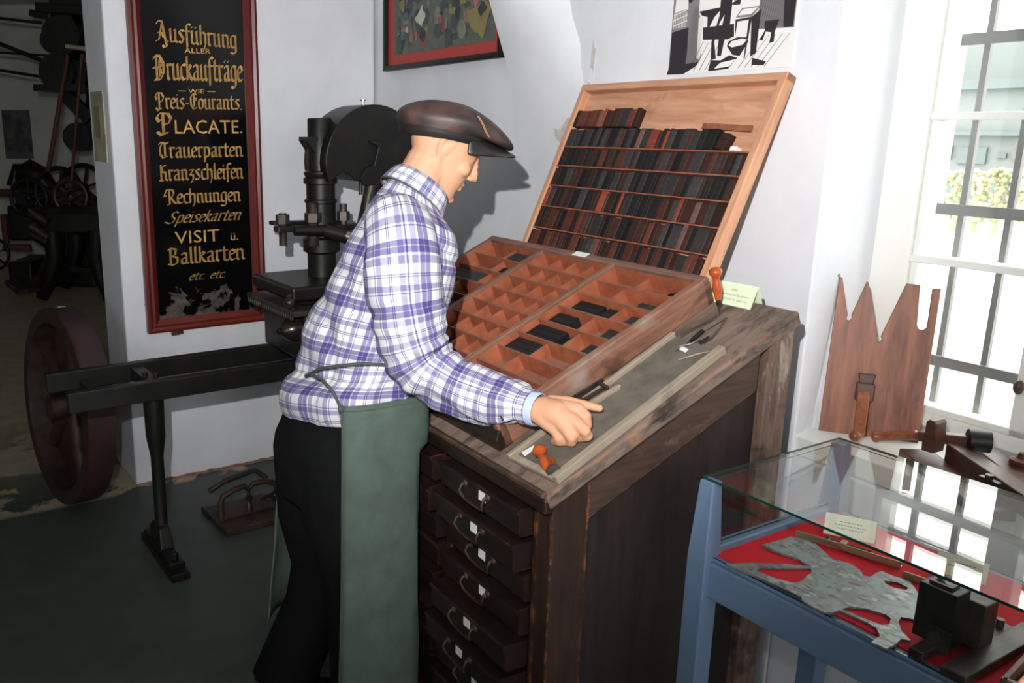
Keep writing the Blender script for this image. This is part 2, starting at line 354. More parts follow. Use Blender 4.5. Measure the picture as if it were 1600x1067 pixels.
def plaid():
    m, nt, b = new_mat('purple_white_plaid'); b.inputs['Roughness'].default_value = .8; b.inputs['Specular IOR Level'].default_value = .15
    tc = nt.nodes.new('ShaderNodeTexCoord'); sx = nt.nodes.new('ShaderNodeSeparateXYZ'); nt.links.new(tc.outputs['UV'], sx.inputs[0])
    g = lambda x: (x, x, x)
    stops = [(0, g(.80)), (.09, g(.80)), (.095, g(.3)), (.105, g(.3)), (.11, g(.80)), (.20, g(.80)), (.205, g(.05)), (.235, g(.05)), (.24, g(.45)), (.34, g(.45)), (.345, g(0)), (.48, g(0)), (.485, g(.85)), (.495, g(.85)), (.50, g(.0)), (.515, g(0)), (.52, g(.85)), (.53, g(.85)), (.535, g(.1)), (.66, g(.1)),
             (.665, g(.55)), (.76, g(.55)), (.765, g(.1)), (.79, g(.1)), (.795, g(.7)), (.81, g(.7)), (.815, g(.14)), (.995, g(.14))]
    out = []
    for ax, off in (('X', .0), ('Y', .37)):
        a = nd(nt, 'ShaderNodeMath', operation='MULTIPLY_ADD'); a.inputs[1].default_value = 1 / .118; a.inputs[2].default_value = off; nt.links.new(sx.outputs[ax], a.inputs[0])
        f = nd(nt, 'ShaderNodeMath', operation='FRACT'); nt.links.new(a.outputs[0], f.inputs[0]); out.append(ramp(nt, f.outputs[0], stops))
    s = nd(nt, 'ShaderNodeMath', operation='ADD'); nt.links.new(out[0], s.inputs[0]); nt.links.new(out[1], s.inputs[1])
    h = nd(nt, 'ShaderNodeMath', operation='MULTIPLY'); h.inputs[1].default_value = .5; nt.links.new(s.outputs[0], h.inputs[0])
    c = ramp(nt, h.outputs[0], [(0, srgb(220, 220, 219)), (.08, srgb(206, 206, 208)), (.22, srgb(164, 163, 178)), (.42, srgb(122, 119, 150)), (.62, srgb(96, 90, 134)), (.82, srgb(68, 58, 112))])
    fin = noi(nt, tex(nt, coord='UV'), 420, 2); nt.links.new(c, b.inputs['Base Color']); bump(nt, b, fin, .06, .001); return m
MT['plaid'] = plaid()

# ---------------------------------------------------------------- room
CZ = 2.95
def wx(f, x, y, z=0): return f.M @ V((x, y, z))
room = [(-14, .44), (4.78, .44), (4.78, -11), (-14, -11)]
room = [WL.I @ (RW.M @ V((x, y, 0))) for x, y in room]; room = [(p.x, p.y) for p in room]
m = MB(); m.prism(room, lambda x, y, h: V((x, y, h)), -.06, 0); struct(m.build('floor', MT['floor'], M=WL.M))
m = MB(); m.prism(room, lambda x, y, h: V((x, y, h)), CZ, CZ + .06); struct(m.build('ceiling', MT['ceil'], M=WL.M))
m = MB(); m.box((0, 0, 0), (1.26, .365, CZ)); struct(m.build('wall_back', MT['wall'], M=WL.M, bevel=.012))
# window wall with its splayed niche
NT, NB, NX = 2.45, .81, 1.12
m = MB(); fz = lambda x, y, h: V((x, y, h))
m.prism([(-11, 0), (0, 0), (-.07, .33), (-.07, .46), (-11, .46)], fz, 0, CZ)
m.prism([(NX, 0), (4.8, 0), (4.8, .46), (NX + .07, .46), (NX + .07, .33)], fz, 0, CZ)
m.box((0, 0, 0), (NX, .46, .755)); m.box((-.07, 0.001, NT), (NX + .07, .46, CZ))
m.box((-.002, .34, .755), (NX + .002, .46, .83))
struct(m.build('wall_right', MT['wall'], M=RW.M, bevel=.006))
m = MB(); m.box((-.02, .008, .758), (NX + .02, .34, NB)); struct(m.build('trim_1', MT['wpaint'], M=RW.M, bevel=.004))
m = MB(); m.box((-7, 10.6, 0), (0, 10.8, CZ)); struct(m.build('wall_far', MT['wall_far']))
m = MB(); m.box((-7.2, -3.2, 0), (-7, 10.8, CZ)); struct(m.build('wall_left', MT['wall_far']))
m = MB(); xs = [-7.2, -2.7, -1.7, .3, 1.3, 4.5]          # wall behind the camera, with two made-up windows added so daylight fills the shadows
for i in (0, 2, 4): m.box((xs[i], -3.4, 0), (xs[i + 1], -3.2, CZ))
for i in (1, 3): m.box((xs[i], -3.4, 0), (xs[i + 1], -3.2, .95)); m.box((xs[i], -3.4, 2.4), (xs[i + 1], -3.2, CZ))
struct(m.build('wall_front', MT['wall']))
# vault foot swelling out of the window wall
m = MB(); rows = []
for (py, xl, xr, p) in ((230, 808, 930, -.002), (130, 800, 924, .02), (70, 783, 912, .06), (0, 764, 893, .11), (-90, 734, 866, .17), (-200, 690, 830, .23), (-330, 630, 790, .30)):
    L, R2 = RW.y(xl, py, -p), RW.y(xr, py, -.002); z = (L.z + R2.z) / 2
    rows.append([V((L.x - .01, .01, L.z)), V((L.x, -p, L.z)), V((L.x + .3 * (R2.x - L.x), -p * 1.0, z)), V((L.x + .6 * (R2.x - L.x), -p * .78, z)), V((L.x + .85 * (R2.x - L.x), -p * .35, R2.z)), V((R2.x, .01, R2.z))])
m.loft(rows); struct(m.build('trim_2', MT['wall'], M=RW.M, smooth=40))
# flaking plaster under the vault foot
m = MB(); rnd = random.Random(3)
for (cx, cz, sx_, sz_) in ((-1.02, 1.60, .05, .05), (-.95, 1.55, .04, .06), (-1.10, 1.66, .03, .015), (-.90, 1.70, .012, .05), (-.885, 1.82, .010, .05)):
    pts = [(cx + sx_ * (.6 + .7 * rnd.random()) * cos(a), cz + sz_ * (.6 + .7 * rnd.random()) * sin(a)) for a in [2 * pi * k / 13 for k in range(13)]]
    m.prism(pts, lambda x, y, h: V((x, h, y)), -.0015 - .002 * rnd.random(), .001)
struct(m.build('trim_3', plain('bare_grey_plaster', srgb(204, 202, 200), .85, 0, srgb(186, 184, 180), 30), M=RW.M))
# crumbling base line of the sign wall
m = MB(); prevx = 0.0; poly = [(0, 0)]
for i in range(40): poly.append((i / 39 * 1.25, .008 + .010 * rnd.random()))
poly.append((1.25, 0)); m.prism(poly, lambda x, y, h: V((x, h, y)), -.004, .001)
struct(m.build('baseboard_back', plain('crumbled_brick_edge', srgb(122, 78, 66), .9, 0, srgb(158, 130, 116), 40), M=WL.M))

# window 1
wt = thing('window_1', None, None, RW.M); wt['kind'] = 'structure'
m = MB(); t0, t1 = .33, .39
m.box((-.08, t0, .80), (.03, t1 + .06, NT + .02)); m.box((.72, t0, .80), (NX + .08, t1 + .06, NT + .02)); m.box((-.08, t0 + .01, .80), (.75, t1 + .05, .862)); m.box((-.08, t0, NT - .06), (.75, t1 + .05, NT + .02))
m.build('window_frame', MT['wpaint'], wt, bevel=.004)
for (a, b) in ((.03, .385), (.385, .72)):
    m = MB(); m.box((a, t0 + .012, .862), (a + .018, t1, NT - .06)); m.box((b - .055, t0 + .012, .862), (b, t1, NT - .06)); m.box((a, t0 + .012, .862), (b, t1, .88)); m.box((a, t0 + .012, NT - .085), (b, t1, NT - .06))
    for z in (1.263, 1.625, 1.99): m.box((a, t0 + .004, z - .010), (b, t1 - .01, z + .010))
    sash = m.build('window_sash', MT['wpaint'], wt, bevel=.003)
    for (z0, z1) in ((.88, 1.253), (1.273, 1.615), (1.635, 1.98), (2.0, 2.365)):
        m = MB(); m.box((a + .016, t0 + .03, z0 - .002), (b - .053, t0 + .033, z1 + .002)); m.build('window_pane', MT['glass'], sash)
for x in (-.018, .096, .21, .325, .44, .555, .67): m = MB(); m.box((x - .0075, .417, .78), (x + .0075, .43, NT)); m.build('window_bar', plain('grey_iron_bar', srgb(130, 130, 130), .7) if x < 0 else bpy.data.materials['grey_iron_bar'], wt)
for z in (.988, 1.39, 1.812, 2.2):
    m = MB(); m.box((-.05, .404, z - .014), (.78, .416, z + .014)); m.cyl((-.003 + .01, .402, z), (.007, .407, z), .008)
    m.build('window_bar', bpy.data.materials['grey_iron_bar'], wt)
m = MB(); m.ball((.352, .31, .995), (.012, .012, .018)); m.cyl((.352, .34, .995), (.352, .315, .995), .006); m.build('window_latch', MT['toolwood'], wt, smooth=60)

# outdoors
m = MB(); m.box((-14, .6, -.4), (14, 60, -.3)); o = m.build('ground', MT['ground_out'], M=RW.M); struct(o)
b0 = on_plane(1470, 240, RW.M @ V((0, 22, 0)), RW.M.to_3x3() @ V((0, 1, 0)))
bt = thing('outdoor_building', 'long pale flat-roofed building seen outside through the window', 'building', RW.M @ T(0, 22, 0))
def bz(px, py): return RW.y(px, py, 22).z
def bx(px, py): return RW.y(px, py, 22).x
m = MB(); m.box((-30, 0, -.4), (8, 8, bz(1530, 140))); m.build('wall', MT['bld'], bt)
m = MB(); m.box((-30, -.25, bz(1530, 125)), (8, 0, bz(1530, 140))); m.build('string_course', MT['bld2'], bt)
m = MB(); m.box((-30, 2, bz(1530, 140)), (8, 9, bz(1540, 40))); m.build('upper_storey', MT['bld'], bt)
m = MB(); m.box((-30, -.3, bz(1540, 205) - .1), (8, 0, bz(1540, 205))); m.build('ledge', MT['bld2'], bt)
for (x0, x1, y0, y1) in ((1465, 1490, 228, 250), (1500, 1545, 230, 256), (1560, 1575, 238, 246), (1585, 1640, 232, 248)):
    m = MB(); m.box((bx(x0, y0), -.08, bz(1530, y1)), (bx(x1, y0), .02, bz(1530, y0))); m.build('window', MT['bld2'], bt)
for i in range(6):
    c = RW.y(1435 + 32 * i, 292, 15); m = MB(); rr = random.Random(i)
    for k in range(90): m.ball(c + V((rr.uniform(-.13, .13), rr.uniform(-.13, .13), rr.uniform(-.6, .30))), rr.uniform(.03, .06), n=6, m=4)
    m.cyl((c.x, c.y, -.35), (c.x, c.y, c.z), .05)
    tag(m.build('outdoor_bush', MT['hedge'], M=RW.M), ['yellow-green bush outside the window, leftmost of the row', 'yellow-green bush outside the window, second from the left', 'yellow-green bush outside the window, third from the left', 'yellow-green bush outside the window, third from the right', 'yellow-green bush outside the window, second from the right', 'yellow-green bush outside the window, rightmost of the row'][i], 'bush', 'bushes outside the window')

# ---------------------------------------------------------------- type cabinet (local x into the cabinet, y along the drawers)
SLT = tan(SL)
def zt(x): return .9 + x * SLT
CL = 1.16
cabt = thing('type_cabinet', 'tall dark worn wooden type cabinet with many drawers and a slanted desk top', 'cabinet', K.M)
m = MB(); m.box((.035, .03, .03), (.62, CL - .03, .84)); m.prism([(.05, .84), (.62, .84), (.62, zt(.62) - .05), (.05, zt(.05) - .05)], lambda x, y, h: V((x, h, y)), .03, CL - .03)
m.build('carcass', MT['cab_panel'], cabt)
def post(x0, x1, y0, y1, mat, z1a, z1b): 
    m = MB(); m.prism([(x0, 0), (x1, 0), (x1, z1b), (x0, z1a)], lambda x, y, h: V((x, h, y)), y0, y1); return m.build('corner_post', mat, cabt, bevel=.004)
for (y0, y1) in ((-.002, .045), (CL - .045, CL + .002)):
    post(.0, .095, y0, y1, MT['cab_z'], zt(0) - .035, zt(.095) - .035)
    post(.585, .66, y0 - .006 if y0 < .5 else y0, y1, MT['post_old'], zt(.585) - .032, zt(.66) - .032)
for (y0, y1) in ((.004, .03), (CL - .03, CL - .004)):
    m = MB(); m.prism([(.09, zt(.09) - .135), (.57, zt(.57) - .135), (.57, zt(.57) - .03), (.09, zt(.09) - .03)], lambda x, y, h: V((x, h, y)), y0, y1); m.build('side_rail', MT['cab_x'], cabt, bevel=.003)
    m = MB(); m.prism([(.09, .02), (.59, .02), (.59, zt(.59) - .12), (.09, zt(.09) - .12)], lambda x, y, h: V((x, h, y)), y0 + (.012 if y0 < .5 else 0), y1 - (0 if y0 < .5 else .012)); m.build('side_panel', MT['cab_panel'], cabt)
m = MB(); m.box((-.028, -.012, -.034), (.725, CL + .012, 0)); o = m.build('desk_top', MT['desk'], cabt, bevel=.005, M=T(0, 0, .9) @ Matrix.Rotation(-SL, 4, 'Y'))
m = MB(); m.box((-.026, -.010, .848), (.0, CL + .01, .882)); m.build('front_rail', MT['cab_y'], cabt, bevel=.006)
m = MB(); m.bar((-.028, -.012, .893), (-.028, CL + .01, .893), .014, .012); m.build('front_edge', MT['cab_x'], cabt, bevel=.003)
for y in (.045, .385, .738, CL - .05): m = MB(); m.box((.0, y - .012 if y > .1 else .043, .03), (.03, y + .012, .848)); m.build('front_stile', MT['cab_z'], cabt, bevel=.003)
m = MB(); m.box((.02, -.004, 0), (.64, CL + .004, .05)); m.build('plinth', MT['cab_panel'], cabt, bevel=.004)
# drawers
outs0 = [.034, .046, .014, .026, .058, .07, .04, .05, .03, .04]; outs1 = [.042, .052, .03, .022, .03, .05, .04, .028, .05, .03]
cardk = {}
def drawer(col, row):
    y0 = (.060, .402, .755)[col]; y1 = (.372, .722, 1.095)[col]; z1 = .835 - .0775 * row; z0 = z1 - .064
    out = (outs0, outs1, outs0)[col][(row + (3 if col == 2 else 0)) % 10]
    m = MB(); prof = [(.10, z0), (-out + .006, z0), (-out, z0 + .006), (-out, z1 - .014), (-out - .006, z1 - .009), (-out - .005, z1 - .002), (-out + .004, z1), (.10, z1)]
    m.prism(prof, lambda x, y, h: V((x, h, y)), y0, y1)
    d = m.build('drawer', MT['cab_y'], cabt, smooth=30); yc = (y0 + y1) / 2; zc = (z0 + z1) / 2 + .004
    m = MB(); hy = .045
    pts = [(-out + .002, yc - hy, zc + .012), (-out - .014, yc - hy, zc + .011), (-out - .020, yc - hy, zc - .002), (-out - .012, yc - hy * .86, zc - .020), (-out - .012, yc, zc - .023), (-out - .012, yc + hy * .86, zc - .020), (-out - .020, yc + hy, zc - .002), (-out - .014, yc + hy, zc + .011), (-out + .002, yc + hy, zc + .012)]
    m.tube(pts, .0034, 7); m.ball((-out - .004, yc - hy, zc + .012), (.006, .009, .009), n=10, m=6); m.ball((-out - .004, yc + hy, zc + .012), (.006, .009, .009), n=10, m=6)
    m.build('drawer_handle', MT['rust'], d, smooth=60)
    if col == 0 or row in (8,):
        yl = yc - .006 + .012 * ((row * 7) % 3 - 1); m = MB(); m.box((-out - .0012, yl - .013, zc - .008), (-out + .001, yl + .013, zc + .014))
        cd = m.build('drawer_card', MT['paper'] if col == 0 else MT['ox'], d); cd['label'] = 'small white paper card' if col == 0 else 'small yellowed paper card'
        m = MB()
        for k in range(4): m.box((-out - .0016, yl - .010, zc + .0095 - k * .0052), (-out - .0011, yl + .010 - .004 * (k % 2), zc + .0105 - k * .0052))
for col in range(3):
    for row in range(10): drawer(col, row)

# ---------------------------------------------------------------- lower type case on the desk
CW, CD, CHT = .92, .665, .07
MC1 = MTOP @ T(.028, .20, 0)
c1 = thing('type_case', 'open orange-brown compartment type case lying on the slanted desk top', 'type case', MC1)
m = MB(); m.box((0, 0, 0), (CD, .022, CHT)); m.build('case_side', MT['case_rim'], c1, bevel=.004)
m = MB(); m.box((0, CW - .022, 0), (CD, CW, CHT)); m.build('case_side', MT['case_rim'], c1, bevel=.004)
m = MB(); m.box((CD - .024, .0, 0), (CD, CW, CHT + .001)); m.build('case_back', MT['case_rim_y'], c1, bevel=.004)
m = MB(); m.prism([(-.016, 0), (.024, 0), (.024, CHT - .004), (.006, CHT - .004), (.004, .05), (-.004, .044), (-.014, .030), (-.016, .012)], lambda x, y, h: V((x, h, y)), 0, CW); m.build('case_front', MT['cab_y'], c1, bevel=.002)
m = MB(); m.box((.01, .01, .002), (CD - .01, CW - .01, .010)); m.build('case_bottom', MT['case_floor'], c1)
D1, D2 = .318, .628
for y in (D1, D2): m = MB(); m.box((.02, y - .009, .008), (CD - .02, y + .009, CHT - .001)); m.build('long_divider', MT['case_rim'], c1, bevel=.002)
NR = 9; RP = (CD - .046) / NR
def rx(i): return .022 + i * RP
bays = [(.022, D1 - .009), (D1 + .009, D2 - .009), (D2 + .009, CW - .022)]
for (y0, y1) in bays:
    for i in range(1, NR): m = MB(); m.box((rx(i) - .002, y0, .009), (rx(i) + .002, y1, CHT - .012)); m.build('cross_slat', MT['case_in'], c1)
sub = {0: [.5, .35, .68, .58, .42, .5, .36, .62, .55], 1: None, 2: [.38, .5, .3, .45, 0, .62, .3, .4, .5]}
for b, (y0, y1) in enumerate(bays):
    for i in range(NR):
        fr = [.25, .5, .75] if b == 1 else ([sub[b][i]] if sub[b][i] else [])
        for f in fr:
            y = y0 + (y1 - y0) * f; m = MB(); m.box((rx(i) + .002, y - .0018, .009), (rx(i + 1) - .002, y + .0018, CHT - .020)); m.build('cell_divider', MT['case_in'], c1)
# the inside faces of the frame
m = MB(); m.box((CD - .0255, .022, .009), (CD - .0238, CW - .022, CHT - .008)); m.box((.0238, .022, .009), (.0255, CW - .022, CHT - .010))
for y in (.0218, CW - .0238): m.box((.024, y, .009), (CD - .024, y + .002, CHT - .006))
for y in (D1, D2): m.box((.024, y - .0106, .009), (CD - .024, y + .0106, CHT - .010))
m.build('case_lining', MT['case_in'], c1)
m = MB(); yh = .52
pts = [(-.012, yh - .05, .036), (-.030, yh - .05, .036), (-.034, yh - .048, .022), (-.030, yh - .04, .012), (-.030, yh + .04, .012), (-.034, yh + .048, .022), (-.030, yh + .05, .036), (-.012, yh + .05, .036)]
m.tube(pts, .004, 7); m.ball((-.016, yh - .05, .036), (.006, .01, .01)); m.ball((-.016, yh + .05, .036), (.006, .01, .01)); m.build('case_handle', MT['rust'], c1, smooth=60)
m = MB(); m.box((CD - .022, .43, CHT + .0012), (CD - .001, .487, CHT + .0022)); tag(m.build('paper_label', MT['paper'], M=MC1), 'blank white paper label lying on the rear rim of the open type case', 'label')
# wooden pieces lying in the case: bay, row, start, end along the cell, height, colour, label
pieces = [(0, 6, .60, .93, .030, 'black', 'black block left of the divider, third row from the back, right bay of open case'),
          (0, 6, .32, .56, .028, 'black', 'black block right of the divider, third row from the back, right bay of open case'),
          (0, 5, .70, .97, .030, 'black', 'black block at left end, fourth row from back, right bay of open case'),
          (0, 4, .56, .96, .036, 'black', 'largest black block pack, middle row of the right bay of open case'),
          (0, 4, .40, .52, .026, 'black', 'small black block just right of the largest black pack in the open case'),
          (0, 3, .55, .97, .036, 'black', 'long black block with square end, fourth row from front, right bay of open case'),
          (0, 6, .03, .28, .022, 'grey', 'grey slab at right end of the third row from the back in open case'),
          (0, 5, .03, .30, .024, 'grey', 'wide grey slab at right end of the fourth row from back in open case'),
          (0, 4, .03, .28, .022, 'grey', 'grey slab at the right end of the middle row of the open case'),
          (0, 3, .04, .20, .020, 'black', 'small dark block by right rim, fourth row from front of open case'),
          (0, 2, .05, .18, .018, 'grey', 'small grey block by right rim, third row from front of open case'),
          (0, 8, .04, .30, .012, 'black', 'thin dark strip in the rearmost right cell of the open case'),
          (0, 7, .04, .42, .014, 'grey', 'thin grey slab, second row from the back, right bay of open case'),
          (2, 8, .10, .80, .032, 'grey', 'long grey spacing slab in the rearmost left cell of the open case'),
          (2, 7, .04, .40, .020, 'black', 'dark strip, second row from the back, left bay of open case'),
          (2, 6, .28, .96, .036, 'grey', 'wide grey slab, third row from the back, left bay of open case'),
          (2, 5, .30, .97, .036, 'grey', 'wide grey slab, fourth row from the back, left bay of open case'),
          (2, 4, .50, .97, .032, 'grey', 'grey slab in the middle row, left bay of the open case'),
          (2, 4, .06, .46, .024, 'grey', 'shorter grey slab, middle row of left bay of open case, by the long divider'),
          (1, 7, .03, .22, .018, 'grey', 'grey block at right end, second row from back, middle bay of open case'),
          (1, 5, .03, .23, .020, 'grey', 'grey block at right end, fourth row from back, middle bay of open case'),
          (1, 6, .03, .20, .014, 'black', 'thin dark block at right end, third row from back, middle bay of open case'),
          (1, 3, .03, .22, .016, 'grey', 'grey block at right end, fourth row from front, middle bay of open case'),
          (1, 2, .03, .22, .022, 'black', 'dark block at right end, third row from front, middle bay of open case')]
for (b, i, f0, f1, h, c, lab) in pieces:
    y0, y1 = bays[b]; ya = y0 + (y1 - y0) * f0; yb = y0 + (y1 - y0) * f1; dv = [y0 + (y1 - y0) * f for f in ([.25, .5, .75] if b == 1 else ([sub[b][i]] if sub[b][i] else []))]
    for d in dv:
        if ya < d < yb:
            if d - ya < yb - d: ya = d + .003
            else: yb = d - .003
    x0, x1 = rx(i) + .004, rx(i + 1) - .006; m = MB(); n = max(1, int((yb - ya) / .022)) if c == 'black' else 1
    m.box((x0, ya, .0105), (x1, yb, .0105 + h))
    for k in range(3): m.box((x0 + (x1 - x0) * (.04 + .33 * k), ya + .002, .0105 + h - .001), (x0 + (x1 - x0) * (.30 + .33 * k), yb - .002, .0105 + h + .0015))
    tag(m.build('type_block', MT['ty_' + c], M=MC1, bevel=.001, seg=1), lab, 'type block', 'blocks in the open type case')
m = MB(); m.prism([(0, 0), (.05, 0), (.02, .032)], lambda x, y, h: V((rx(7) + .01 + h, .085 + x, .012 + y)), 0, .003); tag(m.build('paper_scrap', plain('dark_green_paper', srgb(46, 62, 38), .7), M=MC1), 'dark green paper corner standing in a rear right cell of open case', 'paper')

# ---------------------------------------------------------------- upright case of wood type, leaning on the wall
C2L, C2W = .582, .79
MC2 = Matrix.Translation((.7865, 2.1325, 1.198)) @ RZ(26.3) @ Matrix.Rotation(-radians(66.5), 4, 'Y')
c2 = thing('upright_type_case', 'pale wooden case of dark wood type leaning upright against the wall', 'type case', MC2)
m = MB(); m.box((0, 0, -.034), (C2L, .024, .0)); m.build('case_side', MT['lid'], c2, bevel=.003)
m = MB(); m.box((0, C2W - .022, -.034), (C2L, C2W, .0)); m.build('case_side', MT['lid'], c2, bevel=.003)
m = MB(); m.box((C2L - .022, 0.0, -.034), (C2L, C2W, .0005)); m.build('case_top', MT['lid_y'], c2, bevel=.003)
m = MB(); m.box((0, 0, -.034), (.02, C2W, .0005)); m.build('case_foot', MT['lid_y'], c2, bevel=.003)
m = MB(); m.box((.005, .005, -.036), (C2L - .005, C2W - .005, -.028)); m.build('case_back', MT['lid_y'], c2)
rows_x = [.022, .097, .170, .240, .308, .372]
for x in rows_x[1:]: m = MB(); m.box((x - .002, .024, -.028), (x + .002, C2W - .022, -.004)); m.build('row_strip', MT['strip'], c2)
m = MB(); m.bar((.440, .06, -.018), (.447, .225, -.018), .016, .006); tag(m.build('wood_strip', MT['strip'], M=MC2), 'thin loose reddish strip lying in the empty right part of the upright case', 'strip')
names = ['bottom row', 'second row from the bottom', 'third row from the bottom', 'fourth row from the bottom', 'fifth row from the bottom', 'short upper row', 'topmost partial row']
rt = random.Random(21); tcache = {}
def type_block(wd, ht, mat):
    key = (round(wd, 4), round(ht, 3), mat)
    if key not in tcache:
        m = MB(); m.box((0, .0003, 0), (ht, wd - .0003, .022)); r2 = random.Random(hash(key) & 255)
        e = min(.002, wd * .12); k = r2.random()
        if True: m.box((.002, .001, .021), (ht - .002, wd - .001, .0224))
        elif wd > .012:
            m.box((.006, wd * .14, .021), (ht - .006, wd * .36, .0232)); m.box((.006, wd * .64, .021), (ht - .006, wd * .86, .0232))
            a = ht * (.45 if k < .5 else .12); m.box((a, wd * .3, .021), (a + .008, wd * .7, .0232)); m.box((ht * .8, wd * .3, .021), (ht * .8 + .005, wd * .7, .0232))
        else: m.box((.005, wd * .25, .021), (ht - .005, wd * .75, .0232))
        o = m.build('wood_type_block', MT['ty_' + mat], bevel=.0006, seg=1); tcache[key] = o; return o
    o = tcache[key].copy(); scene.collection.objects.link(o); return o
cname = dict(black='black', grey='dark grey', brown='dark brown', red='reddish brown', bright='bright red-brown', rose='dusty rose')
def row(idx, x, ht, y0, y1, weights):
    y = y1
    while y > y0 + .008:
        wd = rt.choice([.011, .014, .016, .018, .020, .022, .026, .030, .036]); mat = rt.choices(list(cname), weights)[0]
        if y - wd < y0: wd = round(max(.006, y - y0), 3)
        y -= wd; o = type_block(wd, ht - rt.choice([0, 0, .002, .004, .006]), mat); o.matrix_basis = MC2 @ T(x + .001, y, -.0275 + rt.choice([0, .0, .0006, .0012]))
        tag(o, f'{cname[mat]} wooden type block in the {names[idx]} of the upright case', 'type block', f'{cname[mat]} wood type, {names[idx]} of the upright case')
row(0, .020, .072, .026, C2W - .024, [5, 2, 7, 4, .2, .4])
row(1, .099, .067, .026, C2W - .024, [4, 2, 7, 5, .4, .2])
row(2, .172, .064, .026, C2W - .024, [6, 3, 5, 2, 1, 1])
row(3, .242, .062, .026, C2W - .024, [8, 3, 5, 1, .2, .2])
row(4, .310, .058, .026, C2W - .024, [7, 3, 6, 2, .3, .2])
row(5, .374, .060, .150, C2W - .024, [9, 4, 2, 1, .2, .1])
row(6, .440, .058, .470, C2W - .024, [3, 2, 6, 5, 1, 1])
m = MB(); m.box((0, 0, 0), (.045, .03, .024)); m.box((.028, .004, .02), (.042, .026, .028)); o = m.build('wood_type_block', MT['ty_brown'], M=MC2 @ T(.376, .112, -.0275) @ RZ(-8), bevel=.001); tag(o, 'brown T-shaped wooden block right of the short upper row of the upright case', 'type block')
m = MB(); m.box((0, 0, 0), (.012, .02, .02)); o = m.build('wood_type_block', MT['paper'], M=MC2 @ T(.376, .074, -.0275)); tag(o, 'tiny white-ended block near the right rim of the upright case', 'type block')

# ---------------------------------------------------------------- things on the desk
def on_desk(name, mat, m, label, cat, **kw): return tag(m.build(name, mat, M=MTOP, **kw), label, cat)
gt = thing('galley_tray', 'long shallow grey galley tray with raised rails beside the open type case', 'tray', MTOP @ T(.012, .0, 0) @ RZ(2.4))
m = MB(); m.box((0, .008, .0004), (.52, .158, .004)); m.build('tray_base', MT['galley_base'], gt)
m = MB(); m.box((0, -.004, .0004), (.512, .014, .019)); m.build('tray_rail', MT['galley'], gt, bevel=.002)
m = MB(); m.box((0, .150, .0004), (.525, .162, .015)); m.build('tray_rail', MT['galley'], gt, bevel=.002)
m = MB(); m.box((0, .014, .0004), (.016, .150, .012)); m.build('tray_end', MT['galley'], gt, bevel=.002)
def awl(name, label, M, sc=1.0, blade=True, cut=None):
    r = thing(name, label, 'awl', M)
    m = MB(); m.lathe([(.0, 0), (.009, .001), (.0145, .006), (.0155, .012), (.013, .018), (.0085, .023), (.0072, .027), (.0085, .034), (.0105, .046), (.0105, .056), (.0085, .070), (.0068, .078), (0, .0785)], (0, 0, 0), (0, 0, 1), 20); m.build('awl_handle', MT['orange_handle'], r, smooth=60)
    m = MB(); m.lathe([(.0058, .078), (.0062, .086), (.0045, .094), (0, .095)], (0, 0, 0), (0, 0, 1), 14); m.build('ferrule', MT['iron_worn'], r, smooth=40)
    if blade: m = MB(); m.lathe([(.0022, .093), (.0016, .108), (.0004, .122), (0, .1225)], (0, 0, 0), (0, 0, 1), 8); m.build('awl_blade', MT['iron_worn'], r, smooth=60)
    return r
def align(p0, p1):   # z axis from p0 to p1 in world space
    d = (p1 - p0).normalized(); M = d.to_track_quat('Z', 'Y').to_matrix().to_4x4(); M.translation = p0; return M
tip = MTOP @ (desk(1125, 494, 0)); tip.z -= .002
hd = on_plane(1118, 424, tip, V((0, 1, 0))); dv = (tip - hd).normalized()
awl('awl', 'orange-handled awl stuck upright in the desk top beside the standing card', align(tip - dv * .1205, tip))
a0 = MTOP @ desk(841, 700, .018); a1 = MTOP @ desk(857, 738, .009); awl('awl', 'orange awl with a ball end lying in the near end of the grey tray', align(a0, a1), blade=False)
b0 = MTOP @ desk(858, 702, .008); b1 = MTOP @ desk(866, 738, .016)
r = thing('awl', 'orange awl with a flat black end lying in the grey tray', 'awl', align(b1, b0))
m = MB(); m.lathe([(.0, 0), (.0145, .001), (.0155, .005), (.0145, .010)], (0, 0, 0), (0, 0, 1), 20); m.build('awl_butt', plain('black_scorched_end', srgb(58, 52, 46), .6), r, smooth=40)
m = MB(); m.lathe([(.0145, .010), (.013, .016), (.0095, .030), (.0075, .042), (.0068, .050), (0, .051)], (0, 0, 0), (0, 0, 1), 20); m.build('awl_handle', MT['orange_handle'], r, smooth=60)
def flat_card(px4, h, mat, name, label, cat):
    m = MB(); P = [desk(*p, h) for p in px4]; m.loft([[V((p.x, p.y, h)) for p in P], [V((p.x, p.y, h + .0008)) for p in P]]); return on_desk(name, mat, m, label, cat)
flat_card(((815, 707), (834, 696), (836, 701), (820, 713)), .0046, MT['paper'], 'paper_tag', 'white paper tag lying left of the two awls in the grey tray', 'tag')
flat_card(((1061, 546), (1071, 551), (1076, 546), (1066, 541)), .0060, MT['paper'], 'paper_tag', 'small white paper tag beside the tweezers at the far end of the grey tray', 'tag')
def pts(*a): return [desk(x, y, h) for x, y, h in a]
tw = thing('tweezers', 'steel compositor tweezers with dark grips lying beyond the grey tray', 'tweezers', MTOP)
m = MB(); m.tube(pts((1135, 496, .010), (1100, 516, .009), (1082, 527, .008), (1056, 548, .006)), [.0022, .003, .004, .0016], 8); m.build('tweezer_arm', MT['steel'], tw, smooth=60)
m = MB(); m.tube(pts((1135, 496, .010), (1125, 512, .006), (1112, 528, .005), (1095, 537, .004)), [.0022, .0016, .003, .004], 8); m.build('tweezer_arm', MT['iron_worn'], tw, smooth=60)
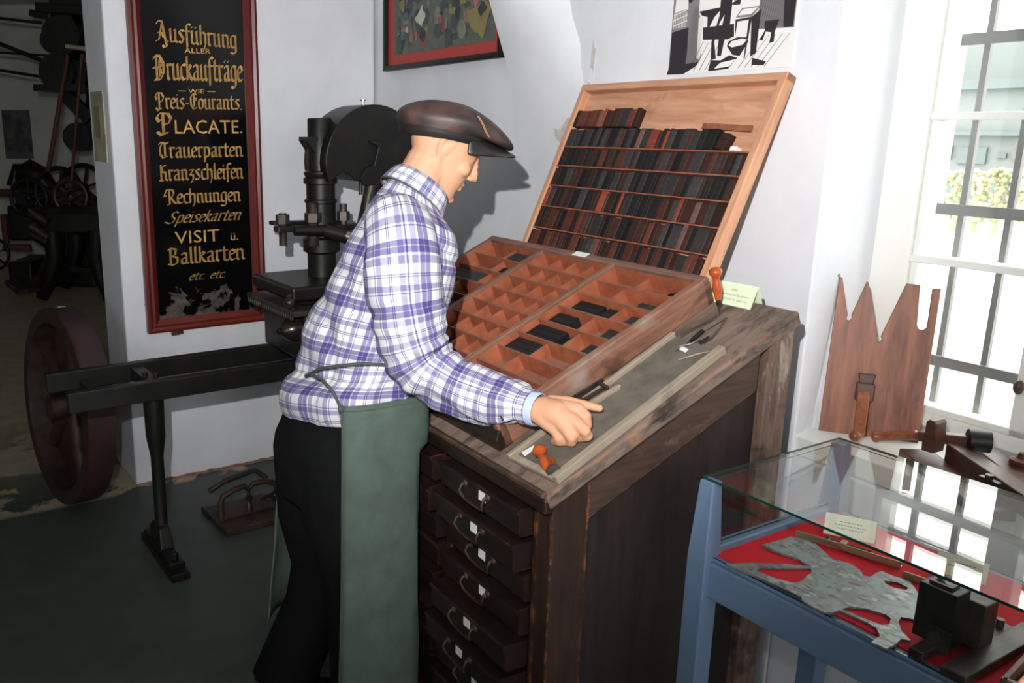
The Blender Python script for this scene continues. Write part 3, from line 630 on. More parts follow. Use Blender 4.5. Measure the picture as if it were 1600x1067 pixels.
m = MB(); m.tube(pts((1098, 517, .010), (1079, 533, .008)), [.0055, .005], 8); m.build('tweezer_grip', MT['iron'], tw, smooth=60)
m = MB(); m.tube(pts((1108, 528, .006), (1093, 537, .005)), [.0055, .005], 8); m.build('tweezer_grip', MT['iron'], tw, smooth=60)
m = MB(); m.tube(pts((1094, 529, .012), (1080, 537, .011), (1062, 541, .009), (1056, 549, .007)), [.0014, .0022, .0022, .001], 8); on_desk('needle', MT['steel'], m, 'bright steel needle lying across the tip of the tweezers', 'needle', smooth=60)
m = MB(); m.tube(pts((1118, 547, .0165), (1090, 553, .011), (1060, 562, .006)), [.0012, .0022, .0012], 8); on_desk('bodkin', MT['galley'], m, 'slim grey bodkin lying across the far end of the grey tray', 'bodkin', smooth=60)
# composing stick by the hand
cs = thing('composing_stick', 'small dark iron composing stick lying in the grey tray beyond the hand', 'composing stick', MTOP @ T(desk(925, 620, .005).x, desk(925, 620, .005).y, .0045) @ RZ(-6))
m = MB(); m.box((-.055, -.022, 0), (.05, .022, .003)); m.build('stick_bed', MT['galley_base'], cs, bevel=.001)
m = MB(); m.box((-.055, .018, 0), (.05, .022, .016)); m.build('stick_back', MT['iron_worn'], cs, bevel=.001)
m = MB(); m.box((.03, -.018, .003), (.038, .018, .016)); m.box((-.03, -.018, .003), (-.024, .018, .014)); m.box((-.03, -.008, .003), (.034, -.002, .012)); m.build('stick_knee', MT['rust'], cs, bevel=.001)
m = MB(); m.box((-.055, -.032, 0), (.055, -.026, .012)); m.ball((.055, -.029, .006), (.006, .004, .006)); tag(m.build('brass_rule', MT['galley'], M=cs.matrix_basis, smooth=40), 'grey rule with a rounded end lying against the composing stick', 'rule')
# text helper
def text(body, size, font_w=1.0, off=0.0):
    cu = bpy.data.curves.new('t', 'FONT'); cu.body = body; cu.size = size; cu.align_x = 'CENTER'; cu.offset = off; cu.resolution_u = 2
    o = bpy.data.objects.new('t', cu); scene.collection.objects.link(o); bpy.context.view_layer.update()
    me = bpy.data.meshes.new_from_object(o.evaluated_get(bpy.context.evaluated_depsgraph_get())); bpy.data.objects.remove(o); bpy.data.curves.remove(cu); return me
def lines(lst, parent, mat, M, name='lettering'):
    for body, size, z in lst:
        me = text(body, size); me.materials.append(mat); o = bpy.data.objects.new(name, me); scene.collection.objects.link(o); o.parent = parent; o.matrix_basis = M @ T(0, z, .0004)
# tent card on the desk: standing, faces the camera
Q0, Q1 = MTOP @ desk(1108, 470, .0), MTOP @ desk(1172, 484, .0); ax = (Q1 - Q0); Lc = ax.length; ax.normalize(); up = V((0, 0, 1)); bk = ax.cross(up) * -1; bk = -bk if bk.y < 0 else bk
def tent(Q0, ax, Lc, bk, hgt, mat, label, texts, sp=.42):
    upv = (V((0, 0, 1)) - ax * ax.z).normalized(); fr = (upv + bk * sp).normalized(); nrm = ax.cross(fr)
    M = Matrix((ax, fr, nrm)).transposed().to_4x4(); M.translation = Q0; r = thing('tent_card', label, 'card', M)
    m = MB(); m.box((0, 0, -.0007), (Lc, hgt, 0)); m.build('card_front', mat, r)
    b2 = (upv - bk * sp).normalized(); t_ = M.to_3x3().inverted() @ (-b2)
    m = MB(); P = [V((0, hgt, -.0004)), V((Lc, hgt, -.0004)), V((Lc, hgt, -.0004)) + t_ * hgt, V((0, hgt, -.0004)) + t_ * hgt]; off = V((0, 0, -.0008)); m.loft([P, [p + off for p in P]]); m.build('card_back', mat, r)
    lines(texts, r, MT['inkg'], T(Lc / 2, 0, 0)); return r
tent(Q0, ax, Lc, bk, .056, MT['green_card'], 'pale green folded text card standing at the back of the slanted desk', [('Ahle', .0095, .036), ('zum Aufrichten von Buchstaben,', .0070, .024), ('zum Aufstechen des Satzes und', .0070, .013)])

# ---------------------------------------------------------------- framed sign
G = {}
def gl(ch, adv, *ps): G[ch] = (adv, ps)
def Vs(x): return [(x - .1, .86), (x, .97), (x, .13), (x + .12, .02)]
ua = [(.05, .8), (.2, .95), (.38, .9), (.38, .12), (.5, .03)]; ub = [(.38, .6), (.1, .45), (.08, .15), (.2, .03), (.38, .15)]; dots = ([(.10, 1.22), (.16, 1.22)], [(.36, 1.22), (.42, 1.22)])
gl('a', .58, ua, ub); gl('ä', .58, ua, ub, *dots); uu = (Vs(.1), Vs(.45), [(.1, .13), (.22, .02), (.45, .15)]); gl('u', .65, *uu); gl('ü', .65, *uu, *dots)
gl('s', .5, [(.42, .88), (.25, .97), (.08, .8), (.4, .3), (.25, .03), (.03, .12)]); gl('f', .42, [(.45, 1.35), (.28, 1.45), (.15, 1.3), (.15, -.25)], [(0, .92), (.38, .92)])
gl('h', .6, [(.1, 1.45), (.1, .05)], [(.1, .8), (.3, .97), (.45, .8), (.45, .1), (.3, -.3)]); gl('r', .44, Vs(.1), [(.1, .8), (.25, .95), (.4, .88)])
gl('n', .65, Vs(.1), [(.1, .8), (.3, .97), (.45, .82), (.45, .12), (.57, .02)]); gl('g', .57, [(.4, .9), (.2, .97), (.06, .75), (.06, .2), (.2, .03), (.4, .15)], [(.42, .95), (.42, -.25), (.22, -.42), (.03, -.3)])
gl('A', .9, [(.0, 1.2), (.2, 1.45), (.45, 1.4)], [(.44, 1.42), (.15, .1), (-.08, 0)], [(.42, 1.42), (.62, .1), (.80, 0)], [(.1, .6), (.6, .6)], [(.2, .3), (.38, .62), (.5, .3)], [(.62, .1), (.72, -.3), (.5, -.42), (.4, -.25)])
gl('D', .9, [(.15, 1.3), (.15, 0)], [(-.1, 1.2), (.1, 1.42), (.4, 1.4), (.68, 1.0), (.68, .4), (.4, .02), (-.05, 0)], [(.38, 1.2), (.38, .2)], [(-.15, .7), (.3, .7)], [(.5, 1.05), (.42, .9), (.55, .8)], [(.5, .35), (.42, .5), (.55, .62)])
gl('P', .72, [(.2, 1.35), (.2, -.1), (0, -.2)], [(-.1, 1.1), (.05, 1.42), (.45, 1.38), (.58, 1.05), (.45, .68), (.2, .66)], [(-.1, 1.1), (.0, .8), (.1, .95)], [(-.1, .1), (.05, -.1), (.4, .05)])
gl('C', .74, [(.6, 1.3), (.35, 1.42), (.1, 1.1), (.1, .4), (.3, .03), (.6, .15)], [(.38, 1.3), (.38, .25)], [(.38, .9), (.58, 1.0), (.58, .8), (.38, .7)])
gl('T', .78, [(0, 1.2), (.15, 1.4), (.6, 1.3), (.75, 1.42)], [(.25, 1.3), (.08, .9), (.1, .3), (.3, .02), (.6, .15)], [(.45, 1.3), (.45, .2)])
gl('K', .72, [(.15, 1.42), (.15, 0)], [(.6, 1.38), (.3, 1.3), (.2, .8)], [(.2, .8), (.5, .75), (.5, .15), (.65, .02)], [(0, .05), (.3, 0)])
gl('R', .78, [(.2, 1.35), (.2, 0), (0, -.1)], [(-.15, 1.0), (0, 1.42), (.45, 1.38), (.55, 1.05), (.4, .72), (.2, .68)], [(.3, .68), (.55, .15), (.72, .02)], [(-.15, 1.0), (-.2, .75), (-.02, .85)])
gl('S', .72, [(.6, 1.25), (.4, 1.42), (.15, 1.2), (.2, .9), (.55, .55), (.5, .15), (.25, 0), (-.15, .2)]); gl('B', .76, [(.15, 1.35), (.15, 0)], [(0, 1.25), (.15, 1.42), (.5, 1.3), (.45, .85), (.2, .75)], [(.2, .75), (.58, .6), (.58, .2), (.35, 0), (0, .1)])
gl('d', .58, [(.1, 1.35), (.45, .9), (.45, .2), (.25, .02), (.06, .2), (.06, .7), (.25, .95), (.45, .8)]); gl('c', .46, [(.42, .88), (.25, .97), (.08, .8), (.08, .2), (.25, .03), (.42, .12)])
gl('k', .54, [(.1, 1.45), (.1, .02)], [(.1, .65), (.3, .95), (.42, .8), (.15, .55)], [(.15, .55), (.38, .15), (.5, .02)]); gl('t', .44, [(.15, 1.25), (.15, .15), (.3, .02), (.42, .12)], [(0, .92), (.38, .92)])
gl('e', .48, [(.1, .5), (.42, .65), (.38, .88), (.22, .97), (.06, .75), (.06, .2), (.22, .03), (.42, .15)]); gl('i', .28, Vs(.1), [(.08, 1.25), (.14, 1.25)])
gl('o', .54, [(.22, .97), (.06, .8), (.06, .2), (.22, .03), (.42, .2), (.42, .8), (.22, .97)]); gl('p', .58, [(.1, .95), (.1, -.4)], [(.1, .8), (.3, .97), (.45, .8), (.45, .2), (.28, .03), (.1, .15)])
gl('l', .28, [(.1, 1.45), (.1, .12), (.24, .02)]); gl('z', .5, [(.05, .9), (.4, .92), (.08, .5), (.35, .45), (.35, .1), (.15, -.25)]); gl('-', .42, [(.05, .5), (.3, .5)]); gl('.', .25, [(.05, .03), (.12, .03)]); gl(' ', .4)
def black(body, x0, x1, z, xh, nib=.14, slope=0, shear=0):
    adv = sum(G[c][0] for c in body); sx = (x1 - x0) / adv; m = MB(); x = 0; nx, nz = nib * .5, nib * .42
    P = lambda a, b: V((x0 + (a + shear * b) * sx, 0, z + b * xh + slope * (a * sx)))
    for c in body:
        for pl in G[c][1]:
            for (a, b) in zip(pl, pl[1:]):
                ex = hypot(b[0] - a[0], b[1] - a[1]) or 1; qx, qz = -(b[1] - a[1]) / ex * .035, (b[0] - a[0]) / ex * .035
                for (hx, hz) in ((nx, nz), (nx * .25 + qx, nz * .25 + qz)):
                    vs = [m.v(P(x + a[0] - hx, a[1] - hz)), m.v(P(x + a[0] + hx, a[1] + hz)), m.v(P(x + b[0] + hx, b[1] + hz)), m.v(P(x + b[0] - hx, b[1] - hz))]; m.face(vs)
        x += G[c][0]
    return m
sg = thing('framed_sign', 'tall black sign with gold German lettering in a dark red frame on the back wall', 'sign', WL.M)
SX0, SX1, SZ0, SZ1 = .092, .652, .712, 2.21; SP = [(0, 0), (0, -.03), (.012, -.036), (.024, -.030), (.034, -.034), (.048, -.022), (.058, -.014), (.058, 0)]
def frame_side(name, mat, p0, p1, inw, par, prof=None):
    p0, p1, inw = V(p0), V(p1), V(inw); d = (p1 - p0).normalized(); m = MB(); pr = prof or SP
    m.loft([[p0 + inw * a + V((0, b, 0)) + d * a for a, b in pr], [p1 + inw * a + V((0, b, 0)) - d * a for a, b in pr]]); return m.build(name, mat, par, smooth=35)
frame_side('frame_side', MT['frame'], (SX0, 0, SZ0), (SX0, 0, SZ1), (1, 0, 0), sg); frame_side('frame_side', MT['frame'], (SX1, 0, SZ0), (SX1, 0, SZ1), (-1, 0, 0), sg)
frame_side('frame_side', MT['frame_h'], (SX0, 0, SZ0), (SX1, 0, SZ0), (0, 0, 1), sg); frame_side('frame_side', MT['frame_h'], (SX0, 0, SZ1), (SX1, 0, SZ1), (0, 0, -1), sg)
m = MB(); m.box((SX0 + .05, -.010, SZ0 + .05), (SX1 - .05, -.001, SZ1 - .05)); m.build('sign_panel', MT['sign'], sg)
m = MB(); m.box((.20, -.020, SZ0 - .022), (.235, -.004, SZ0 + .004)); m.box((.232, -.024, SZ0 - .018), (.25, -.008, SZ0 - .004)); m.build('bracket', MT['rust'], sg)
for (t_, x0, x1, z, xh, kw) in (('Ausführung', .212, .566, 1.945, .056, dict(slope=-.05)), ('Druckaufträge', .196, .586, 1.790, .068, dict(nib=.16)), ('Preis-Courants.', .196, .580, 1.672, .046, {}), ('Trauerparten', .192, .574, 1.468, .047, {}),
                                ('Kranzschleifen', .188, .572, 1.372, .048, {}), ('Rechnungen', .215, .556, 1.272, .044, {}), ('Speisekarten', .205, .546, 1.188, .036, dict(shear=.35, nib=.11)), ('Ballkarten', .205, .566, 1.006, .052, dict(nib=.13)), ('etc. etc.', .290, .466, .930, .026, dict(shear=.3, nib=.1))):
    m = black(t_, x0, x1, z, xh, **kw); m.build('lettering', MT['gold'], sg, M=T(0, -.0108, 0))
m = black('P', .20, .265, 1.572, .058); m.build('lettering', MT['gold'], sg, M=T(0, -.0108, 0))
for (t_, xc, wd, z, sz) in (('LACATE.', .42, .305, 1.570, .082), ('ALLER', .385, .115, 1.902, .030), ('WIE', .37, .07, 1.738, .026), ('VISIT', .342, .205, 1.098, .078), ('ü.', .515, .035, 1.098, .05)):
    me = text(t_, sz); xs = [v.co.x for v in me.vertices]; k = wd / (max(xs) - min(xs)); cx = (max(xs) + min(xs)) / 2
    for v in me.vertices: v.co = V((xc + (v.co.x - cx) * k, -.0108, z + v.co.y))
    me.materials.append(MT['gold']); o = bpy.data.objects.new('lettering', me); scene.collection.objects.link(o); o.parent = sg
m = MB(); m.box((.29, -.0109, 1.745), (.325, -.0105, 1.7475)); m.box((.42, -.0109, 1.745), (.455, -.0105, 1.7475)); m.build('ornament', MT['gold'], sg)
# small plaque on the end of the sign wall
p0 = WL.I @ V((0, 0, 0)); za, zb = WL.x(150, 143, -.001).z, WL.x(156, 252, -.001).z
y0, y1 = .08, .30
pq = thing('wall_plaque', 'small weathered paper plaque on the end face of the sign wall by the opening', 'plaque', WL.M)
m = MB(); m.box((-.006, y0, zb), (-.0005, y1, za)); m.build('plaque_panel', MT['ox'], pq, bevel=.001)
m = MB(); m.box((-.0075, y0 + .07, zb + .1), (-.0055, y1 - .05, za - .06)); m.build('plaque_print', plain('brown_faded_print', srgb(128, 118, 94), .7), pq)

# ---------------------------------------------------------------- painting and engraving on the window wall
pt = thing('framed_painting', 'colourful framed painting with red mat above the press, left of the vault foot', 'painting', RW.M)
A0, A1, Z0, Z1 = -2.335, -1.372, 1.848, 2.52
FP = [(0, 0), (0, -.028), (.006, -.032), (.022, -.032), (.024, -.012), (.024, 0)]
for p0_, p1_, iw in (((A0, 0, Z0), (A0, 0, Z1), (1, 0, 0)), ((A1, 0, Z0), (A1, 0, Z1), (-1, 0, 0)), ((A0, 0, Z0), (A1, 0, Z0), (0, 0, 1)), ((A0, 0, Z1), (A1, 0, Z1), (0, 0, -1))): frame_side('frame_side', MT['iron'], p0_, p1_, iw, pt, FP)
m = MB(); m.box((A0 + .02, -.012, Z0 + .02), (A1 - .02, -.001, Z1 - .02)); m.build('mat_board', plain('red_mat_board', srgb(178, 62, 56), .6), pt)
pal = [srgb(96, 104, 96), srgb(70, 80, 78), srgb(126, 132, 112), srgb(180, 104, 98), srgb(70, 106, 116), srgb(142, 134, 84), srgb(192, 196, 180), srgb(56, 58, 66), srgb(150, 84, 80)]
mats = [plain('painted_canvas_%s' % n, c, .6, 0, tuple(q * .75 for q in c[:3]) + (1,), 25, .1) for n, c in zip(('grey_green', 'slate', 'sage', 'rose', 'teal', 'ochre', 'pale', 'ink', 'brick'), pal)]
m = MB(); cx0, cx1, cz0, cz1 = A0 + .085, A1 - .065, Z0 + .065, Z1 - .06; m.mi = 0; m.box((cx0, -.0135, cz0), (cx1, -.011, cz1)); rp = random.Random(12)
for k in range(260):
    x, z = rp.uniform(cx0 + .05, cx1 - .06), rp.uniform(cz0 + .03, cz1 - .03); m.mi = rp.choice([0, 1, 1, 2, 3, 4, 5, 6, 7, 7, 8, 1, 0]); a, b = rp.uniform(.010, .042), rp.uniform(.010, .05); n = rp.choice([4, 4, 5, 6]); ph = rp.random() * 6
    pl = [(min(max(x + a * cos(ph + 2 * pi * i / n), cx0), cx1), min(max(z + b * sin(ph + 2 * pi * i / n), cz0), cz1)) for i in range(n)]
    m.face([m.v((u, -.0137 - .000010 * k, v)) for u, v in pl])
for (cx, cz, rx_, rz_, mi) in ((cx1 - .10, cz0 + .09, .085, .075, 5), (cx1 - .10, cz0 + .10, .06, .045, 2), (cx1 - .085, cz0 + .125, .035, .03, 7), (cx1 - .05, cz0 + .34, .03, .16, 4), (cx1 - .13, cz0 + .33, .035, .13, 5), (cx0 + .5, cz0 + .26, .12, .07, 7), (cx0 + .2, cz0 + .3, .13, .1, 1), (cx0 + .25, cz0 + .14, .05, .05, 6)):
    m.mi = mi; jt = [rp.uniform(.55, 1.1) for i in range(14)]; m.face([m.v((cx + jt[i] * rx_ * cos(2 * pi * i / 14), -.0165 - mi * .0001, cz + jt[i] * rz_ * sin(2 * pi * i / 14))) for i in range(14)])
m.build('canvas', mats, pt)
# engraving: traced shapes, in hundredths of the sheet
EX0, EX1, EZ0, EZ1 = -.548, -.128, 1.745, 2.25
eg = thing('engraving_print', 'black and white engraving of a workshop pinned to the wall above the upright case', 'print', RW.M)
m = MB(); m.box((EX0, -.003, EZ0), (EX1, -.0005, EZ1)); m.build('sheet', MT['paper'], eg)
def ex(cx, cy): return V((EX0 + (cx - 190) / 1205 * (EX1 - EX0), 0, EZ0 + (700 - cy) * .205 / 700))
m = MB(); layer = [0]
def sh(mi, *p):
    layer[0] += 1; m.mi = mi; vs = []
    for q in p: e = ex(*q); vs.append(m.v((e.x, -.0032 - layer[0] * .000008, e.z)))
    m.face(vs)
sh(1, (190, 690), (205, -900), (1385, -900), (1380, 380), (1050, 360), (560, 420)); sh(0, (480, 200), (470, -200), (1060, -200), (1060, 380), (860, 420), (540, 420)); sh(0, (215, 120), (225, -60), (350, -60), (360, 100))
sh(2, (1060, 60), (1080, -60), (1380, -60), (1370, 370), (1290, 370), (1270, 80)); sh(2, (200, 300), (380, 270), (385, 620), (200, 650)); sh(1, (375, 620), (400, 280), (350, 260), (340, 200), (380, 90), (440, 60), (490, 180), (540, 400), (530, 580), (480, 620)); sh(0, (480, 190), (520, 220), (545, 400), (520, 580), (490, 560))
sh(2, (345, 0), (370, -30), (410, -10), (400, 40), (370, 55)); sh(2, (690, -60), (800, -60), (805, 120), (800, 300), (760, 420), (740, 560), (700, 560), (700, 430), (740, 200), (700, 260), (660, 430), (690, 580), (640, 590), (630, 430), (690, 200)); sh(2, (530, 290), (840, 290), (850, 400), (790, 420), (540, 400))
sh(2, (480, 140), (690, 130), (690, 160), (640, 210), (600, 290), (575, 290), (570, 200), (510, 180)); sh(0, (530, 120), (640, 40), (660, 60), (560, 130)); sh(2, (800, 110), (890, 70), (880, 130), (810, 125)); sh(2, (820, 90), (870, -60), (910, -60), (850, 90))
sh(1, (850, 240), (900, 165), (1080, 165), (1000, 250)); sh(0, (870, 225), (910, 175), (1050, 175), (990, 225)); sh(2, (850, 255), (1000, 250), (1080, 190), (1070, 560), (1020, 590), (1000, 280), (970, 600), (960, 600), (975, 270), (870, 275), (860, 420)); sh(0, (880, 290), (960, 290), (960, 400), (890, 400))
sh(2, (790, 480), (800, 440), (880, 410), (980, 420), (990, 460), (920, 575), (850, 560)); sh(0, (805, 475), (830, 440), (930, 425), (975, 440), (940, 480), (840, 495)); sh(2, (1120, 300), (1250, 300), (1220, 400), (1220, 480), (1180, 490), (1190, 400), (1140, 390), (1120, 460), (1090, 455), (1130, 380)); sh(1, (1110, 290), (1130, 60), (1260, 60), (1270, 280))
sh(2, (620, 690), (640, 590), (740, 600), (820, 560), (900, 590), (820, 680)); sh(0, (680, 670), (740, 620), (890, 600), (830, 660)); sh(2, (175, 695), (200, 620), (480, 600), (520, 590), (480, 640), (360, 700)); sh(0, (900, 640), (1050, 620), (1030, 670), (930, 670)); sh(2, (1040, 600), (1170, 640), (1150, 670), (1040, 660))
for k in range(16):
    x = 600 + k * 60; (sh(2, (x + 90, 420), (x + 94, 420), (x - 100, 680), (x - 106, 680)) if x < 1300 else None) if x > 1000 else sh(2, (x - 60, 430), (x - 56, 430), (x - 190, 680), (x - 196, 680)) if x < 840 else None
for k in range(34): x = 1075 + k * 9; sh(2, (x, -60), (x + 3, -60), (x + 3 - 8, 360), (x - 8, 360))
for k in range(20): x = 390 + k * 7; sh(2, (x, 90 + 14 * abs(k - 8)), (x + 2, 90), (x - 6, 610), (x - 8, 610))
for k in range(9): sh(0, (212 + k * 17, 120), (217 + k * 17, 120), (217 + k * 17, 265), (212 + k * 17, 265))
for k in range(3): sh(0, (210, 140 + 50 * k), (360, 100 + 50 * k), (360, 108 + 50 * k), (210, 148 + 50 * k))
m.build('engraved_image', [MT['paper'], plain('engraved_half_tone', srgb(128, 126, 128), .7), plain('engraved_black', srgb(40, 38, 42), .7)], eg)

# ---------------------------------------------------------------- mannequin (local x = facing direction, y = its left)
PL = .62; MP = K.M @ T(0, PL, 0)
man = thing('mannequin', 'shop mannequin in flat leather cap, plaid shirt and green apron reaching over the cabinet', 'mannequin', MP)
def P(px, py, l): p = K.y(px, py, l); return V((p.x, p.y - PL, p.z))
def PD(px, py, h): p = K.I @ (MTOP @ desk(px, py, h)); return V((p.x, p.y - PL, p.z))
SH = [P(614, 338, .58), P(622, 354, .49), P(628, 405, .445), P(633, 468, .425), P(645, 528, .41), P(668, 572, .385), P(716, 602, .32), P(770, 621, .245)]
WR = PD(829, 637, .083); SH += [SH[-1].lerp(WR, .66), WR + (WR - SH[-1]).normalized() * .004]
SR = [.050, .073, .083, .083, .079, .073, .062, .053, .043, .041]
# --- body: one continuous surface (voxel-fused)
m = MB()
def limb(pts, rs, n=16):
    m.tube(pts, rs, n)
    for p, r in zip(pts, rs): m.ball(p, r * .99, n=14, m=9)
HD = Matrix.Translation((.106, 0, 1.545)) @ RZ(-21) @ Matrix.Rotation(radians(27), 4, 'Y')
HL = [(-.116, .055, .032, .012), (-.110, .070, .016, .026), (-.100, .0765, .002, .038), (-.090, .0765, -.010, .046), (-.080, .0765, -.022, .052), (-.068, .079, -.036, .0565), (-.056, .082, -.048, .0595), (-.042, .0845, -.062, .063), (-.028, .086, -.074, .066),
      (-.012, .0865, -.084, .069), (.006, .085, -.091, .0715), (.022, .0855, -.094, .0735), (.036, .088, -.095, .0745), (.056, .085, -.093, .0745), (.078, .071, -.083, .069), (.096, .046, -.064, .054), (.108, .020, -.036, .032), (.114, -.004, -.012, .006)]
rings = []
for z, f, b, hw in HL:
    c, a = (f + b) / 2, (f - b) / 2; r = []
    for j in range(32):
        t = 2 * pi * j / 32; e = 2 / 2.25; cx_ = abs(cos(t)) ** e * (1 if cos(t) > 0 else -1); sy = abs(sin(t)) ** e * (1 if sin(t) > 0 else -1)
        r.append(HD @ V((c + a * cx_, hw * sy, z)))
    rings.append(r)
m.loft(rings)
def hb(c, r): m.ball(HD @ V(c), r, HD.to_3x3(), 14, 10)
for (c, r) in (((.086, 0, .012), (.009, .008, .014)), ((.092, 0, -.004), (.010, .0085, .014)), ((.098, 0, -.018), (.012, .0095, .012)), ((.102, 0, -.029), (.0115, .0105, .0095)), ((.092, .011, -.034), (.010, .007, .007)), ((.092, -.011, -.034), (.010, .007, .007)),
               ((.0815, 0, -.0555), (.0095, .021, .0050)), ((.080, 0, -.0695), (.0085, .018, .0058)), ((.068, 0, -.102), (.016, .018, .012)), ((.077, .028, .030), (.013, .024, .0075)), ((.077, -.028, .030), (.013, .024, .0075)),
               ((.055, .042, -.022), (.024, .022, .022)), ((.055, -.042, -.022), (.024, .022, .022)), ((.069, .030, .008), (.010, .015, .0075)), ((.069, -.030, .008), (.010, .015, .0075))): hb(c, r)
for s in (1, -1):
    ear = [(-.010, .067, -.030), (-.020, .070, -.012), (-.024, .073, .008), (-.020, .075, .022), (-.008, .075, .029), (.004, .073, .024), (.008, .071, .012)]
    pe = [HD @ V((x, s * y, z)) for x, y, z in ear]; m.tube(pe, [.0055, .0058, .006, .006, .006, .0055, .005], 10)
    m.ball(HD @ V((-.006, s * .067, .002)), (.013, .008, .022), HD.to_3x3()); m.ball(HD @ V((-.009, s * .067, -.030)), (.0065, .005, .009), HD.to_3x3())
limb([V((-.005, 0, 1.38)), V((.012, 0, 1.435)), V((.038, 0, 1.475)), V((.066, 0, 1.515))], [.066, .057, .055, .056])
# torso, pelvis
TR = [(.80, -.200, .095, .145), (.92, -.175, .095, .140), (1.02, -.135, .088, .130), (1.15, -.085, .100, .140), (1.28, -.045, .098, .150), (1.36, -.020, .078, .140), (1.41, .0, .055, .085)]
m.loft([[V((c + a * cos(2 * pi * j / 24), b * sin(2 * pi * j / 24), z - (a * cos(2 * pi * j / 24)) * .2)) for j in range(24)] for z, c, a, b in TR])
# right arm and wrist
limb([V((-.04, -.12, 1.34)), SH[2] + V((0, .015, -.03)), SH[3], SH[5], SH[7], SH[8], WR], [.045, .046, .047, .041, .034, .029, .0265])
# hand
PC = PD(868, 646, .072)
kn = [PD(903, 640, .064), PD(897, 658, .058), PD(884, 669, .051), PD(868, 672, .045)]
limb([WR, PD(848, 640, .078), PC], [.0255, .028, .029]); limb([WR, PD(850, 652, .068), kn[3]], [.024, .022, .0135]); limb([PD(850, 636, .078), kn[0]], [.024, .0165]); limb([PC, kn[1]], [.024, .0150]); limb([PC, kn[2]], [.024, .0140])
fing = [(kn[0], PD(915, 650, .050), PD(917, 664, .030), PD(907, 668, .016)), (kn[1], PD(914, 673, .042), PD(918, 681, .026), PD(905, 684, .015)), (kn[2], PD(893, 683, .034), PD(893, 690, .021), PD(884, 690, .014)), (kn[3], PD(873, 684, .031), PD(874, 690, .020), PD(867, 689, .013))]
for (q, rr) in zip(fing, ((.0145, .0130, .0120, .0105), (.0145, .0132, .0122, .0108), (.0138, .0128, .0118, .0105), (.0125, .0118, .0108, .0098))): limb(list(q), rr, 12)
limb([PD(862, 628, .066), PD(890, 628, .056), PD(911, 632, .046), PD(937, 638, .034)], [.0165, .0125, .0105, .0085], 12)
# left arm hanging behind the torso
limb([V((.03, .11, 1.34)), V((.025, .165, 1.20)), V((-.01, .20, 1.08)), V((-.055, .235, .97)), V((-.09, .25, .90))], [.052, .045, .039, .033, .026])
limb([V((-.09, .25, .90)), V((-.10, .25, .83))], [.024, .026])
for k in range(4): limb([V((-.125 + .017 * k, .25, .83)), V((-.127 + .018 * k, .249, .79)), V((-.12 + .017 * k, .244, .76 + .006 * abs(k - 1)))], [.0095, .0085, .0075], 10)
limb([V((-.075, .245, .86)), V((-.063, .242, .83)), V((-.062, .238, .80))], [.0115, .010, .0085], 10)
# legs
RLEG = [V((-.205, -.085, .82)), V((-.20, -.092, .66)), V((-.178, -.10, .47)), V((-.172, -.10, .28)), V((-.165, -.10, .09))]
LLEG = [V((-.205, .085, .82)), V((-.19, .095, .62)), V((-.18, .10, .44)), V((-.24, .105, .27)), V((-.315, .11, .12))]
limb(RLEG, [.075, .068, .052, .046, .034]); limb(LLEG, [.075, .068, .052, .046, .034])
body = m.build('body', MT['skin'], man)
rm = body.modifiers.new('fuse', 'REMESH'); rm.mode = 'VOXEL'; rm.voxel_size = .0034; rm.use_smooth_shade = True
sm = body.modifiers.new('soft', 'SMOOTH'); sm.factor = .5; sm.iterations = 5
for s in (1, -1):
    m = MB(); m.tube([HD @ V((.0735 - .0065 * abs(t) ** 1.5, s * (.032 + .013 * t), .0055 + .002 * (1 - t * t))) for t in (-1, -.5, 0, .5, 1)], [.0008, .0014, .0016, .0014, .0008], 6); m.build('eyelash', MT['eye'], man, smooth=60)
# --- shirt
def fold(p, k=1.0): return k * (.0075 * noise.noise(p * 8.5) + .004 * noise.noise(p * V((19, 19, 12)) + V((3, 1, 7))) if False else .009 * noise.noise(p * 8.5) + .005 * noise.noise(p * 20 + V((3, 1, 7))) - .10 * max(0, .12 - abs(noise.noise(V((p.x * 4, p.y * 6, p.z * 6)) + V((11, 3, 2))))) + .004)
ST = [(.893, -.150, .150, .192, 2), (.905, -.150, .160, .198, 3), (.925, -.150, .168, .203, 4), (.950, -.149, .172, .205, 5), (.972, -.145, .166, .202, 5), (.992, -.136, .150, .192, 4), (1.006, -.128, .144, .185, 3), (1.025, -.121, .147, .185, 3), (1.07, -.106, .152, .188, 6), (1.13, -.088, .150, .192, 8), (1.20, -.066, .143, .196, 10), (1.26, -.047, .135, .200, 13), (1.31, -.030, .124, .202, 16),
      (1.35, -.016, .110, .192, 20), (1.38, -.004, .098, .168, 26), (1.405, .006, .086, .122, 32), (1.425, .014, .074, .095, 38), (1.437, .018, .067, .080, 40)]
m = MB(); rings = []; uvs = []; N = 72; vv = 0; pz = None
STN = []
for q0_, q1_ in zip(ST, ST[1:]):
    k_ = max(1, int(abs(q1_[0] - q0_[0]) / .0085))
    for i_ in range(k_): STN.append(tuple(a_ + (b_ - a_) * i_ / k_ for a_, b_ in zip(q0_, q1_)))
ST = STN + [ST[-1]]
